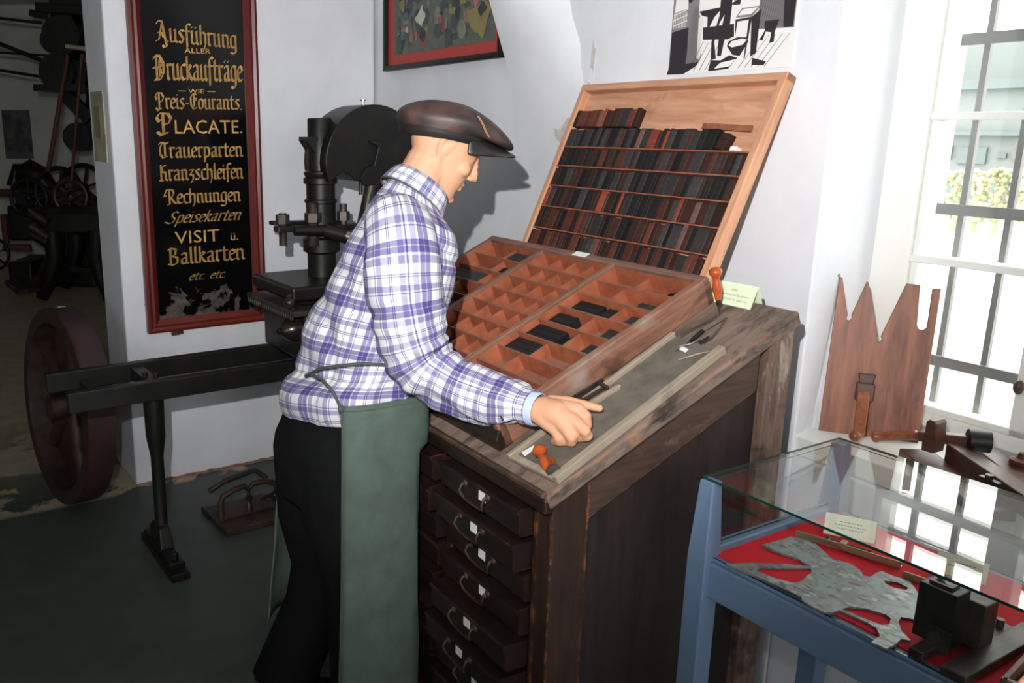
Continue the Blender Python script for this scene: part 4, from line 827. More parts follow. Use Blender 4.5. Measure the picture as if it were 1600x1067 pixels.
for i, (z, c, a, b, tl) in enumerate(ST):
    tl = radians(tl); r = []; 
    for j in range(N):
        t = 2 * pi * j / N; e = 2 / 2.3; cx_ = abs(cos(t)) ** e * (1 if cos(t) > 0 else -1); sy = abs(sin(t)) ** e * (1 if sin(t) > 0 else -1)
        p = V((c + a * cx_ * cos(tl), b * sy, z - a * cx_ * sin(tl))); nrm = V((cos(t), sin(t), 0))
        k = 1.0 if z < 1.34 else .4
        d = fold(p, k)
        if z < 1.0: d += .006 * sin(t * 9 + 3 * noise.noise(p * 6)) * (.4 if z < .9 else 1)
        d += .004 * sin(38 * z + 5 * p.x + 3 * sin(t * 2) + 4 * noise.noise(p * 5)) * max(0, 1 - abs(z - 1.1) / .2)
        q_ = p + nrm * d; kk = min(1, max(0, (z - 1.08) / .2)) * max(0, q_.y); q_.x += .5 * kk; q_.x = min(q_.x, (-.055 if q_.z < .93 else -.032) + max(0, q_.z - 1.0) * 2); q_.y -= .12 * kk; q_.z += -.16 * q_.y * min(1, max(0, (1.10 - z) / .14)); r.append(q_)
    rings.append(r)
    if pz is not None: vv += (rings[-1][N // 2] - rings[-2][N // 2]).length * .5 + abs(z - pz) * .5
    pz = z; uvs.append([(j / N * 1.10, vv) for j in range(N + 1)])
m.loft(rings, caps=False, uvs=uvs)
def sleeve(pts, rs, L, NS=40, NC=72, side=1, cuff=True):
    # Catmull-Rom through the joints
    def cr(t):
        n = len(pts) - 1; i = min(int(t * n), n - 1); u = t * n - i; p = [pts[max(0, min(n, i + k))] for k in (-1, 0, 1, 2)]; r = [rs[max(0, min(n, i + k))] for k in (-1, 0, 1, 2)]
        f = lambda a, b, c, d: .5 * (2 * b + (c - a) * u + (2 * a - 5 * b + 4 * c - d) * u * u + (3 * b - a - 3 * c + d) * u ** 3)
        return V([f(*[q[k] for q in p]) for k in range(3)]), f(*r)
    rings = []; uvs = []; v = 0; pc = None; ux = None
    for i in range(NC):
        t = i / (NC - 1); c, r = cr(t); c2, _ = cr(min(1, t + .012)); c0, _ = cr(max(0, t - .012)); d = (c2 - c0).normalized()
        ux = V((0, 0, 1)) - d * d.z if ux is None else ux - d * ux.dot(d); ux.normalize(); uy = d.cross(ux); ring = []
        for j in range(NS):
            a = 2 * pi * j / NS; n = ux * cos(a) + uy * sin(a); p = c + n * r
            el = max(0, 1 - abs(t - .52) / .22); cf = max(0, 1 - abs(t - .93) / .07)
            dd = fold(p, .9) * (1 if t < .92 else .25) + el * .006 * sin(t * 95 + 2.5 * sin(a) + 3 * noise.noise(p * 6)) + .006 * max(0, 1 - abs(t - .86) / .09) * (.6 + .6 * sin(a * 7))
            if t > .925: dd -= .003
            droop = V((0, 0, -.012)) * max(0, 1 - abs(t - .8) / .16) * (1 if n.z < 0 else .2)
            ring.append(p + n * dd + droop)
        if pc: v += (c - pc).length
        pc = c; rings.append(ring); uvs.append([(j / NS * .5 + .02, v + .03) for j in range(NS + 1)])
    m.loft(rings, caps=False, uvs=uvs); return rings, uvs
sr, su = sleeve(SH, SR, .6)
sleeve([V((.01, .06, 1.36)), V((.03, .10, 1.355)), V((.045, .145, 1.31)), V((.025, .165, 1.2)), V((-.01, .20, 1.08)), V((-.055, .232, .98)), V((-.088, .248, .915))], [.045, .060, .074, .07, .064, .052, .042], .5)
# yoke seam, collar
z, c, a, b, tl = ST[-1]; tl = radians(40); cl = []
for (off, rad, dn) in ((-.012, .004, 0), (.012, .004, 0), (.030, .001, 0), (.038, .003, 0), (.034, .009, 0), (.012, .015, 0), (-.012, .020, 0), (-.013, .016, 0)):
    ring = []
    for j in range(N):
        t = 2 * pi * j / N; ca, sa = cos(t), sin(t); fr = max(0, ca); drop = -.030 * max(0, (ca - .55) / .45) if off < .0 and rad > .01 else 0
        ring.append(V((c + .004 + (a + rad) * ca * cos(tl) + off * sin(tl), (b - .004 + rad) * sa, z - (a + rad) * ca * sin(tl) + off * cos(tl) + drop)))
    cl.append(ring)
m.loft(cl, caps=False, uvs=[[(j / N * .52, .02 + .022 * i) for j in range(N + 1)] for i in range(len(cl))])
shirt = m.build('shirt', MT['plaid'], man, smooth=180); so = shirt.modifiers.new('cloth', 'SOLIDIFY'); so.thickness = .0022; so.offset = 0
sd = shirt.modifiers.new('sub', 'SUBSURF'); sd.levels = 1; sd.render_levels = 1
m = MB(); cpts = [cl[6][int(j) % N] + V((0, 0, -.002)) for j in range(N)]; m.tube(cpts + [cpts[0]], .0022, 6); m.build('collar_cord', MT['apron_dark'], man, smooth=60)
# cuff lining and button
d_ = (SH[9] - SH[8]).normalized(); m = MB(); m.loft([m.ring(SH[9] - d_ * .012, d_, .0365, 28), m.ring(SH[9] + d_ * .016, d_, .0365, 28), m.ring(SH[9] + d_ * .018, d_, .0345, 28), m.ring(SH[9] + d_ * .004, d_, .033, 28)], caps=False)
cu = m.build('under_cuff', MT['cuff'], man, smooth=60)
bt_ = P(781, 652, .185); nb = min((p for r in sr[62:68] for p in r), key=lambda p: (p - bt_).length); cb = (SH[8] * .6 + SH[9] * .4); nrm = (nb - cb).normalized()
m = MB(); m.lathe([(.0, 0), (.0062, 0), (.0062, .003), (.0045, .0032), (.0040, .0024), (0, .0024)], nb - nrm * .001, nrm, 16); m.build('cuff_button', MT['button'], man, smooth=40)
# --- trousers
m = MB()
m.loft([[V((c + a * cos(2 * pi * j / 28), b * sin(2 * pi * j / 28), z)) for j in range(28)] for z, c, a, b in ((.70, -.212, .128, .170), (.78, -.215, .132, .182), (.86, -.205, .128, .182), (.94, -.180, .120, .176))])
def tr(pts, rs):
    m.tube(pts, rs, 20)
    for p, r in list(zip(pts, rs))[:-1]: m.ball(p, r * .99, n=16, m=10)
tr([V((-.212, -.080, .80)), V((-.205, -.088, .66)), V((-.180, -.097, .50)), V((-.172, -.10, .38)), V((-.170, -.10, .22)), V((-.172, -.10, .055))], [.118, .114, .098, .092, .090, .094])
tr([V((-.212, .080, .80)), V((-.212, .095, .60)), V((-.190, .10, .44)), V((-.220, .105, .32)), V((-.275, .11, .20)), V((-.320, .112, .10))], [.118, .106, .092, .085, .087, .090])
trs = m.build('trousers', MT['trouser'], man); rm = trs.modifiers.new('fuse', 'REMESH'); rm.mode = 'VOXEL'; rm.voxel_size = .008; rm.use_smooth_shade = True
sm = trs.modifiers.new('soft', 'SMOOTH'); sm.factor = .5; sm.iterations = 4
def shoe(c, pitch):
    m = MB(); M = Matrix.Translation(c) @ Matrix.Rotation(radians(pitch), 4, 'Y'); rr = []
    for x, w, h, z0 in ((-.085, .022, .05, .012), (-.075, .034, .075, .006), (-.03, .038, .085, 0), (.03, .040, .065, 0), (.09, .048, .050, 0), (.14, .046, .042, .002), (.175, .030, .032, .006), (.188, .010, .02, .01)):
        rr.append([M @ V((x, w * cos(2 * pi * j / 18), z0 + h * .5 + h * .5 * sin(2 * pi * j / 18))) for j in range(18)])
    m.loft(rr); m.build('shoe', MT['leather_dark'], man, smooth=60)
    return M
shoe(V((-.155, -.10, .0)), 0); shoe(V((-.285, .112, .040)), 16)
# --- apron: one bent sheet with a bib
m = MB(); NA, NZ = 44, 30; rings = []
for i in range(NZ + 1):
    t = i / NZ; z0_ = .955 - t * .875; zfar = .20 * t; a0 = radians(-124 - 4 * t); a1 = radians(100 + 52 * t ** .6); r = []
    aa = .172 + .02 * t; bb = .212 + .006 * t; c = -.152 + .004 * sin(t * pi)
    for j in range(NA + 1):
        th = a0 + (a1 - a0) * j / NA; e = 2 / 2.6; cx_ = abs(cos(th)) ** e * (1 if cos(th) > 0 else -1); sy = abs(sin(th)) ** e * (1 if sin(th) > 0 else -1)
        z = z0_ - .15 * bb * sy * (1 - t) + zfar * min(1, max(0, (th - 1.5) / .6)); p = V((c + aa * cx_, bb * sy, z)); wv = .005 * sin(th * 6 + 1.5 * t) * (.3 + t) + .004 * noise.noise(p * 7)
        p += V((cos(th), sin(th), 0)) * (wv + .028 * t * max(0, (th - 1.7) / .9)); p.x = min(p.x, -.072 if p.z < .86 else -.034); r.append(p)
    rings.append(r)
m.loft(rings, caps=False, closed=False)
bib = []
for i in range(9):
    t = i / 8; z0_ = .955 + .115 * t; h = radians(92 - 52 * t ** .6); r = []
    for j in range(25):
        th = -h + 2 * h * j / 24; e = 2 / 2.6; cx_ = abs(cos(th)) ** e; sy = abs(sin(th)) ** e * (1 if sin(th) > 0 else -1)
        z = z0_ - .15 * .212 * sy; p = V((-.152 + .03 * t + (.172 + .004 * t) * cx_, (.212 - .008 * t) * sy, z)); p.x = min(p.x, -.030 + .03 * t); r.append(p)
    bib.append(r)
m.loft(bib, caps=False, closed=False)
ap = m.build('apron', MT['apron'], man, smooth=180, weld=.0008); so = ap.modifiers.new('cloth', 'SOLIDIFY'); so.thickness = .003; so.offset = 1
kt = rings[0][0] + V((-.004, -.004, -.004))
m = MB(); back = [P(478, 588, .60), P(486, 583, .56), P(505, 592, .50), P(522, 612, .45)]; m.tube([back[0]] + [p + V((-.004, -.006, 0)) for p in back[1:]] + [kt], .0038, 8)
fr = [P(478, 586, .60), P(500, 575, .53), P(530, 570, .47), P(565, 567, .43), P(598, 568, .415), P(628, 577, .415)]; m.tube([p + V((-.003, -.004, 0)) for p in fr], .0034, 8); m.ball(kt, (.008, .006, .010))
m.build('apron_string', MT['apron_dark'], ap, smooth=60)
m = MB(); m.tube([p + V((cos(-2.1 + 4.2 * i / 44), sin(-2.1 + 4.2 * i / 44), 0)) * .0025 + V((0, 0, -.012)) for i, p in enumerate(rings[0])], .0014, 5); m.tube([rings[i][0] + V((0, -.002, 0)) for i in range(0, 31)], .0026, 6); m.build('apron_hem', MT['apron_dark'], ap, smooth=60)
# --- cap
MC = Matrix.Translation((.103, .002, 1.574)) @ RZ(-21) @ Matrix.Rotation(radians(9), 4, 'Y')
m = MB(); rr = []
for (z, xb, xf, hw) in ((.000, -.104, .103, .0835), (.014, -.109, .112, .088), (.020, -.115, .160, .094), (.026, -.119, .178, .098), (.036, -.123, .184, .100), (.048, -.120, .181, .098), (.062, -.106, .160, .090), (.075, -.080, .118, .074), (.083, -.050, .066, .052), (.087, -.02, .02, .018)):
    c, a = (xb + xf) / 2, (xf - xb) / 2; r = []
    for j in range(48):
        t = 2 * pi * j / 48; x = c + a * cos(t); y = hw * sin(t) * (1 - .18 * max(0, cos(t)) ** 2)
        zz = z - (.036 * max(0, (x - .05) / .12) ** 1.2 * (.75 + .25 * min(1, z / .05)) if x > .05 and z > .015 else 0)
        p = V((x, y, zz)); p += V((cos(t), sin(t), 0)) * (.0022 * noise.noise(p * 28) + .0018 * sin(zz * 160 + 6 * x)) * (1 if z > .01 else .2); r.append(MC @ p)
    rr.append(r)
m.loft(rr); crr = rr; cap = m.build('cap', MT['leather'], man, smooth=180); sd = cap.modifiers.new('sub', 'SUBSURF'); sd.levels = 1; sd.render_levels = 1
m = MB(); m.loft([[MC @ V((c_ + a_ * cos(2 * pi * j / 48), h_ * sin(2 * pi * j / 48), z_ - (.006 * max(0, cos(2 * pi * j / 48))))) for j in range(48)] for z_, c_, a_, h_ in ((-.004, .0, .1055, .0850), (-.003, .0, .1075, .0868), (.010, .0, .1105, .0895), (.0175, .001, .113, .0915))], caps=False); bd_ = m.build('cap_band', MT['leather_dark'], cap, smooth=180)
m = MB()
br = []
for i in range(7):
    f = i / 6; r = []
    for j in range(21):
        s = -1 + 2 * j / 20; ang = s * radians(58); x0, y0 = .100 * cos(ang) + .0, .082 * sin(ang); ext = .094 * (1 - abs(s) ** 2.6)
        r.append(MC @ V((x0 - .022 * (1 - abs(s) ** 3) + (ext + .022 * (1 - abs(s) ** 3)) * f, y0 * (1 + .10 * f), .016 - .036 * f - .014 * (abs(s) ** 2) * f)))
    br.append(r)
m.loft(br, caps=False, closed=False); bm_ = m.build('cap_brim', MT['leather_dark'], cap, smooth=180); so = bm_.modifiers.new('thick', 'SOLIDIFY'); so.thickness = .008; so.offset = 0
sd = bm_.modifiers.new('sub', 'SUBSURF'); sd.levels = 1; sd.render_levels = 1
m = MB(); jj = lambda x_: 48 - 48 * math.acos(x_) / (2 * pi)
seam = [rr[k_][int(jj((.085 - .012 * (k_ - 4) - c_) / a_))].lerp(rr[k_][(int(jj((.085 - .012 * (k_ - 4) - c_) / a_)) + 1) % 48], jj((.085 - .012 * (k_ - 4) - c_) / a_) % 1) + V((0, -.0012, .0006)) for k_, c_, a_ in ((3, .0295, .1485), (4, .0305, .1535), (5, .0305, .1505), (6, .027, .133))]
m.tube(seam, .0008, 5); m.tube([p + V((.004, 0, -.001)) for p in seam], .0007, 5); m.build('cap_seam', MT['seam'], cap, smooth=60)

# ---------------------------------------------------------------- glass case
gcr = thing('glass_display_case', 'blue wooden display case with glass top and red cloth, right of the type cabinet', 'display case', GC.M)
GW, GL, GT, GD = .42, 1.25, .93, .77
def leg(x, y, front):
    m = MB(); w0, w1 = .046, .030
    m.loft([[V((x - w0 / 2, y - w0 / 2, 0)), V((x + w0 / 2, y - w0 / 2, 0)), V((x + w0 / 2, y + w0 / 2, 0)), V((x - w0 / 2, y + w0 / 2, 0))], [V((x - w0 / 2, y - w0 / 2, .76)), V((x + w0 / 2, y - w0 / 2, .76)), V((x + w0 / 2, y + w0 / 2, .76)), V((x - w0 / 2, y + w0 / 2, .76))],
            [V((x - w1 / 2 + (.004 if front else 0), y - w1 / 2, GT - .006)), V((x + w1 / 2, y - w1 / 2, GT - .006)), V((x + w1 / 2, y + w1 / 2, GT - .006)), V((x - w1 / 2, y + w1 / 2, GT - .006))]])
    m.build('leg', MT['blue'], gcr, bevel=.003)
for x in (0, GW):
    for y in (0, -GL): leg(x, y, x == 0)
for x in (0.004, GW - .004): m = MB(); m.box((x - .014, -GL + .02, .682), (x + .014, -.02, .758)); m.build('long_rail', MT['blue'], gcr, bevel=.003); m = MB(); m.box((x - .006, -GL + .02, .758), (x + .012, -.015, .766)); m.build('rail_bead', MT['blue'], gcr, bevel=.002)
for y in (-.004, -GL + .004): m = MB(); m.box((.02, y - .014, .682), (GW - .02, y + .014, .782)); m.build('end_rail', MT['blue'], gcr, bevel=.003)
m = MB(); m.box((.012, -GL + .012, .752), (GW - .012, -.012, .7695)); m.build('cloth_panel', MT['redcloth'], gcr)
def pane(a, b):
    m = MB(); m.box(a, b); o = m.build('glass_pane', [MT['glass'], MT['glass_edge']], gcr); d = [b[k] - a[k] for k in range(3)]; th = d.index(min(d))
    for p in o.data.polygons: p.material_index = 0 if abs(p.normal[th]) > .5 else 1
pane((-.010, -GL - .01, GT - .005), (GW + .01, .012, GT)); pane((.012, -.003, .783), (GW - .012, .001, GT - .006)); pane((GW - .003, -GL + .012, .77), (GW + .001, -.014, GT - .006)); pane((.012, -GL - .001, .783), (GW - .012, -GL + .003, GT - .006))
pane((-.003, -GL + .012, .767), (.001, -.014, GT - .006))
# printing plate cut-out, traced on the red cloth
def g2(cx, cy): p = GC.z(1120 + cx * .3, 780 + cy * .3, GD + .003); return (p.x, p.y)
outl = [(230, 240), (260, 232), (330, 213), (385, 195), (450, 205), (510, 230), (555, 270), (600, 310), (700, 338), (750, 375), (765, 400), (800, 405), (830, 385), (860, 375), (900, 395), (1000, 425), (1040, 475), (1050, 500), (1150, 540), (1180, 556), (1170, 590), (1100, 578), (1062, 590), (1062, 605), (1130, 640), (1128, 660), (1050, 632), (960, 615), (945, 640), (960, 685), (1010, 738), (960, 730), (930, 758), (880, 780), (805, 745), (850, 712), (830, 672), (780, 642), (700, 607), (640, 578), (600, 592), (560, 590), (480, 553), (445, 530), (440, 510), (340, 465), (250, 420), (120, 372), (50, 337), (200, 333), (330, 338), (500, 350), (445, 330), (430, 312), (340, 285), (240, 250)]
holes = [[(205, 362), (300, 358), (490, 362), (495, 380), (430, 432), (400, 438), (300, 412), (215, 378)], [(868, 425), (940, 435), (995, 460), (990, 475), (920, 462), (880, 442)], [(648, 572), (700, 562), (780, 572), (880, 602), (905, 622), (900, 652), (860, 658), (780, 628), (700, 592)]]
m = MB(); m.prism([g2(*q) for q in outl], lambda x, y, h: V((x, y, h)), GD + .0002, GD + .004, [[g2(*q) for q in h] for h in holes])
def plate_mat():
    mm, nt, b = new_mat('etched_zinc_plate'); b.inputs['Roughness'].default_value = .38; b.inputs['Metallic'].default_value = .35
    v = tex(nt); n1 = noi(nt, v, 22, 5, .6); n2 = noi(nt, tex(nt, (1, .35, 1)), 90, 4, .6)
    c = ramp(nt, n1, [(.42, srgb(128, 142, 138)), (.54, srgb(116, 112, 116)), (.62, srgb(150, 166, 160))])
    c = mix(nt, ramp(nt, n2, [(.55, (0, 0, 0)), (.62, (1, 1, 1))]), c, srgb(92, 80, 88)); nt.links.new(c, b.inputs['Base Color']); bump(nt, b, n2, .3, .001); return mm
tag(m.build('printing_plate', plate_mat(), M=GC.M), 'cut-out grey etched metal printing plate lying on the red cloth', 'printing plate')
def ruler(p0, p1, label, slider=None):
    a, b = GC.z(*p0, GD + .01), GC.z(*p1, GD + .01); d = b - a; M = GC.M @ T(a.x, a.y, GD + .0002) @ Matrix.Rotation(atan2(d.y, d.x), 4, 'Z'); L = d.length
    r = thing('composing_stick', label, 'composing stick', M); m = MB(); m.box((0, -.008, 0), (L, .008, .002)); m.box((0, -.009, 0), (L, -.006, .014)); m.build('stick_bed', MT['brass'], r, bevel=.0006)
    if slider: m = MB(); m.box((L * slider - .006, -.011, .002), (L * slider + .006, .009, .017)); m.build('stick_slider', MT['brass'], r, bevel=.001); m = MB(); m.cyl((L * slider - .03, .004, .010), (L * slider + .05, .004, .010), .003); m.ball((L * slider - .03, .004, .010), .006); m.build('clamp_screw', MT['iron_worn'], r, smooth=60)
ruler((1246, 829), (1410, 879), 'long brass composing stick with a slider, behind the grey printing plate', .46); ruler((1414, 893), (1530, 932), 'plain brass composing stick behind the black iron device')
def gtent(px0, px1, hgt, label, txt):
    a, b = GC.M @ GC.z(*px0, GD), GC.M @ GC.z(*px1, GD); ax = b - a; L = ax.length; ax.normalize(); bk = V((-ax.y, ax.x, 0)); bk = bk if bk.y > 0 else -bk; r = tent(a + V((0, 0, .0004)), ax, L, bk, hgt, MT['cream'], label, [], .5); m = MB(); rl = random.Random(len(label))
    for z_, w_ in txt:
        x_ = L * (.5 - w_ / 2)
        while x_ < L * (.5 + w_ / 2): k_ = rl.uniform(.002, .006); m.box((x_, z_, 0), (x_ + k_, z_ + .0022, .0004)); x_ += k_ + .0014
    m.build('faint_print', MT['inkg'], r)
gtent((1286, 833), (1366, 850), .045, 'cream folded text card standing behind the slider of the brass stick', [(.030, .4), (.023, .6), (.016, .5)]); gtent((1460, 893), (1540, 915), .040, 'cream folded text card standing behind the black iron device', [(.026, .4), (.019, .55)])
# black iron device on its forked base
dv = thing('casting_device', 'black iron block device on a forked base on the red cloth', 'device', GC.M @ T(0, 0, GD + .0003))
m = MB(); m.box((-.004, -.432, 0), (.06, -.408, .016)); m.box((-.012, -.500, 0), (.235, -.462, .016)); m.box((.10, -.465, 0), (.21, -.405, .014)); m.build('base', MT['iron_worn'], dv, bevel=.002)
m = MB(); m.box((.045, -.445, .012), (.085, -.385, .108)); m.build('front_block', MT['iron'], dv, bevel=.002)
m = MB(); m.box((.085, -.470, .012), (.125, -.415, .092)); m.build('rear_block', MT['iron_worn'], dv, bevel=.002)
m = MB(); m.box((.041, -.444, .004), (.046, -.412, .046)); m.cyl((.036, -.428, .035), (.041, -.428, .035), .006); m.cyl((.036, -.428, .016), (.041, -.428, .016), .006); m.build('screw_plate', MT['iron_worn'], dv, smooth=30)
m = MB(); m.box((.055, -.430, .106), (.080, -.395, .113)); m.tube([(.06, -.42, .110), (.07, -.40, .117), (.09, -.41, .112)], .003); m.cyl((.15, -.43, .014), (.15, -.43, .032), .007); m.cyl((.19, -.45, .014), (.19, -.45, .028), .006); m.cyl((.125, -.44, .05), (.165, -.44, .05), .006); m.build('clamp', MT['iron_worn'], dv, smooth=30)
fr_ = thing('wooden_tray', 'small reddish wooden tray with a copper plate, right of the iron device', 'tray', GC.M @ T(.02, -.575, GD + .0003) @ RZ(8))
m = MB(); m.box((0, -.10, 0), (.16, .04, .004)); m.build('tray_bottom', MT['ox'], fr_)
for a, b in (((0, .034, 0), (.16, .042, .028)), ((0, -.10, 0), (.16, -.092, .028)), ((0, -.10, 0), (.008, .04, .028)), ((.152, -.10, 0), (.16, .04, .028))): m = MB(); m.box(a, b); m.build('tray_side', MT['case_side'], fr_, bevel=.001)
m = MB(); m.box((.012, -.05, .004), (.10, .03, .012)); m.build('copper_plate', MT['copper'], fr_, bevel=.001)

# ---------------------------------------------------------------- on the window sill
SZ = NB + .0005
p0, p1 = RW.z(1279, 672, SZ), RW.z(1434, 692, SZ); d = p1 - p0; ang = atan2(d.y, d.x); lean = radians(8)
MB_ = RW.M @ Matrix.Translation((p0.x, p0.y, SZ)) @ Matrix.Rotation(ang, 4, 'Z') @ Matrix.Rotation(-lean, 4, 'X')
bdt = thing('notched_board', 'reddish-brown board with two V-notches and a slot leaning on the window sill', 'board', MB_)
out = [(0, .0), (.230, .0), (.236, .397), (.218, .397), (.217, .30), (.215, .294), (.209, .290), (.203, .290), (.197, .294), (.194, .302), (.190, .403), (.160, .405), (.118, .264), (.121, .256), (.117, .249), (.110, .249), (.107, .256), (.109, .264), (.075, .400), (.071, .404), (.045, .313), (.047, .306), (.043, .299), (.036, .299), (.034, .306), (.036, .313), (.013, .410), (.007, .410)]
m = MB(); m.prism(out, lambda x, y, h: V((x, h, y)), 0, .014); m.build('board_panel', MT['board'], bdt, bevel=.0015)
m = MB(); m.box((.074, -.030, .095), (.116, 0, .142)); m.prism([(.08, .14), (.112, .14), (.118, .165), (.076, .165)], lambda x, y, h: V((x, h, y)), -.012, 0); m.build('clamp_block', MT['toolwood'], bdt, bevel=.003)
m = MB(); m.loft([[V((.078, -.052, .105)), V((.106, -.052, .105)), V((.106, -.030, .122)), V((.078, -.030, .122))], [V((.074, -.105, .018)), V((.100, -.105, .018)), V((.100, -.082, .014)), V((.074, -.082, .014))]]); m.build('clamp_lever', MT['toolhandle'], bdt, bevel=.003)
m = MB(); m.ball((.078, -.112, .016), .0145); m.build('lever_knob', MT['toolhandle'], bdt, smooth=60)
# bookbinder's plough-like tool
pl = thing('trimming_tool', 'dark wooden trimming tool with a turned handle lying on the window sill', 'tool', RW.M @ T(0, 0, SZ))
def r3(px, py, z): p = RW.z(px, py, z); return V((p.x, p.y, p.z - SZ))
def plank(pa, pb, z0, z1, wd, mat, name, par, round_=0):
    a, b = pa.copy(), pb.copy(); a.z = b.z = 0; d = (b - a); L = d.length; M = Matrix.Translation(a) @ Matrix.Rotation(atan2(d.y, d.x), 4, 'Z'); m = MB(); m.box((0, -wd / 2, z0), (L, wd / 2, z1), M); return m.build(name, mat, par, bevel=.003)
plank(r3(1430, 702, SZ + .02), r3(1560, 800, SZ + .02), 0, .022, .075, MT['toolwood'], 'lower_cheek', pl)
plank(r3(1492, 700, SZ + .05), r3(1640, 800, SZ + .05), .018, .062, .042, MT['toolwood'], 'upper_cheek', pl)
plank(r3(1540, 705, SZ + .02), r3(1680, 815, SZ + .02), 0, .03, .05, MT['toolwood'], 'rear_cheek', pl)
h0, h1 = RW.y(1364, 682, .11), RW.y(1436, 680, .135); q0, q1 = RW.y(1436, 680, .135), RW.y(1535, 690, .17)
for v_ in (h0, h1, q0, q1): v_.z -= SZ
m = MB(); m.lathe([(0, 0), (.0125, .0), (.0145, .003), (.0145, .010), (.0125, .013), (.0115, .03), (.012, .06), (.0115, (h1 - h0).length - .012), (.013, (h1 - h0).length - .006), (.008, (h1 - h0).length), (0, (h1 - h0).length + .001)], h0, h1 - h0, 20); m.build('tool_handle', MT['toolhandle'], pl, smooth=50)
m = MB(); m.bar(q0, q1, .030, .024); m.build('cross_bar', MT['toolwood'], pl, bevel=.003)
b_ = RW.y(1464, 678, .12); b_.z -= SZ; m = MB(); m.prism([(-.014, -.04), (.014, -.04), (.016, -.01), (.013, .018), (.012, .032), (.006, .039), (-.006, .039), (-.012, .032), (-.012, .01), (-.016, -.01)], lambda x, y, h: V((b_.x + x, b_.y + h, b_.z + y)), -.03, .012); m.build('upright_jaw', MT['toolwood'], pl, bevel=.002)
e_ = RW.y(1528, 690, .165); e_.z -= SZ; m = MB(); m.cyl(e_ + V((-.012, -.02, .004)), e_ + V((.02, .01, .004)), .026, n=24); m.build('round_end', MT['iron'], pl, smooth=40)
s_ = r3(1545, 750, SZ + .063); m = MB(); m.cyl(s_, s_ + V((0, 0, .012)), .008); m.bar(s_ + V((-.02, .006, .001)), s_ + V((.025, -.006, .001)), .012, .004); m.build('thumb_screw', MT['iron_worn'], pl, smooth=40)
ws = RW.z(1596, 735, SZ + .02); m = MB(); m.lathe([(0, 0), (.026, 0), (.028, .004), (.028, .012), (.025, .015), (.028, .018), (.028, .030), (.025, .033), (.027, .036), (.026, .046), (.014, .05), (.010, .062), (0, .063)], (0, 0, 0), (0, 0, 1), 24); tag(m.build('turned_knob', MT['redpaint'], M=RW.M @ T(ws.x, ws.y, SZ), smooth=50), 'reddish turned wooden knob standing at the right end of the window sill', 'knob')

# ---------------------------------------------------------------- hand press by the back wall (x along the wall)
pr = thing('hand_press', 'black iron hand printing press with long rails standing against the back wall', 'printing press', WL.M)
I, IW = MT['iron'], MT['iron_worn']
def PB(name, mat, m, **kw): return m.build(name, mat, pr, **kw)
m = MB(); m.box((-.395, -.775, .640), (.95, -.735, .712)); PB('rail', I, m, bevel=.003)
m = MB(); m.box((-.415, -.485, .640), (.95, -.445, .712)); PB('rail', I, m, bevel=.003)
m = MB(); m.box((-.11, -.735, .655), (-.06, -.485, .70)); m.cyl((-.10, -.66, .70), (-.10, -.66, .722), .011, n=6); m.cyl((-.07, -.70, .70), (-.07, -.70, .722), .011, n=6); PB('cross_tie', I, m, bevel=.002)
m = MB(); m.box((-.30, -.735, .655), (-.275, -.485, .675)); PB('cross_tie', I, m)
m = MB(); m.lathe([(.032, 0), (.030, .10), (.024, .12), (.024, .40), (.030, .44), (.036, .48), (.038, .62), (.038, .645)], (-.085, -.70, .0), (0, 0, 1), 16); PB('support_leg', I, m, smooth=40)
m = MB(); m.box((-.125, -.94, 0), (-.055, -.53, .03)); m.box((-.12, -.90, .03), (-.06, -.56, .055)); m.box((-.115, -.78, .055), (-.062, -.62, .13), tx=.008, ty=.03); m.cyl((-.09, -.87, .055), (-.09, -.87, .085), .014, n=6); m.cyl((-.09, -.59, .055), (-.09, -.59, .085), .014, n=6); PB('foot', I, m, bevel=.004)
CX = .665
for cx in (CX, 1.055):
    m = MB(); m.lathe([(.075, .72), (.075, .80), (.058, .82), (.058, 1.10), (.075, 1.11), (.075, 1.16), (.060, 1.17), (.060, 1.30), (.066, 1.305), (.066, 1.315), (.058, 1.32), (.058, 1.375), (.068, 1.38), (.068, 1.40), (.060, 1.405), (.066, 1.415), (.066, 1.425), (.052, 1.43), (.052, 1.53), (.048, 1.54), (.048, 1.625), (.044, 1.632), (0, 1.633)], (cx, -.60, 0), (0, 0, 1), 24); PB('column', I, m, smooth=35)
m = MB(); m.prism([(CX - .072, 1.545), (CX - .04, 1.50), (CX - .04, 1.55)], lambda x, y, h: V((x, h, y)), -.64, -.56); m.prism([(CX - .072, 1.545), (CX + .03, 1.545), (CX + .03, 1.56), (CX - .072, 1.56)], lambda x, y, h: V((x, h, y)), -.64, -.56); PB('bracket', I, m)
hx, hz, hr = .862, 1.462, .222
head = [(hx + hr * cos(radians(a)), hz + hr * sin(radians(a))) for a in range(-12, 193, 8)] + [(hx - .205, hz - .075), (hx - .15, hz - .035), (hx - .12, hz - .045), (hx - .09, hz - .072), (hx + .02, hz - .082), (hx + .10, hz - .076), (hx + .14, hz - .06), (hx + .17, hz - .05), (hx + .21, hz - .075)]
m = MB(); m.prism(head, lambda x, y, h: V((x, h, y)), -.70, -.50); PB('head', I, m, smooth=30, bevel=.004)
m = MB(); m.prism([(hx - .075, hz - .06), (hx - .05, hz - .02), (hx - .015, hz - .01), (hx + .005, hz + .06), (hx - .03, hz + .075), (hx - .035, hz + .085), (hx + .02, hz + .085), (hx + .035, hz + .03), (hx + .08, hz + .02), (hx + .11, hz - .06), (hx + .1, hz - .09), (hx - .06, hz - .09)], lambda x, y, h: V((x, h, y)), -.715, -.69); PB('head_casting', IW if False else I, m, bevel=.004)
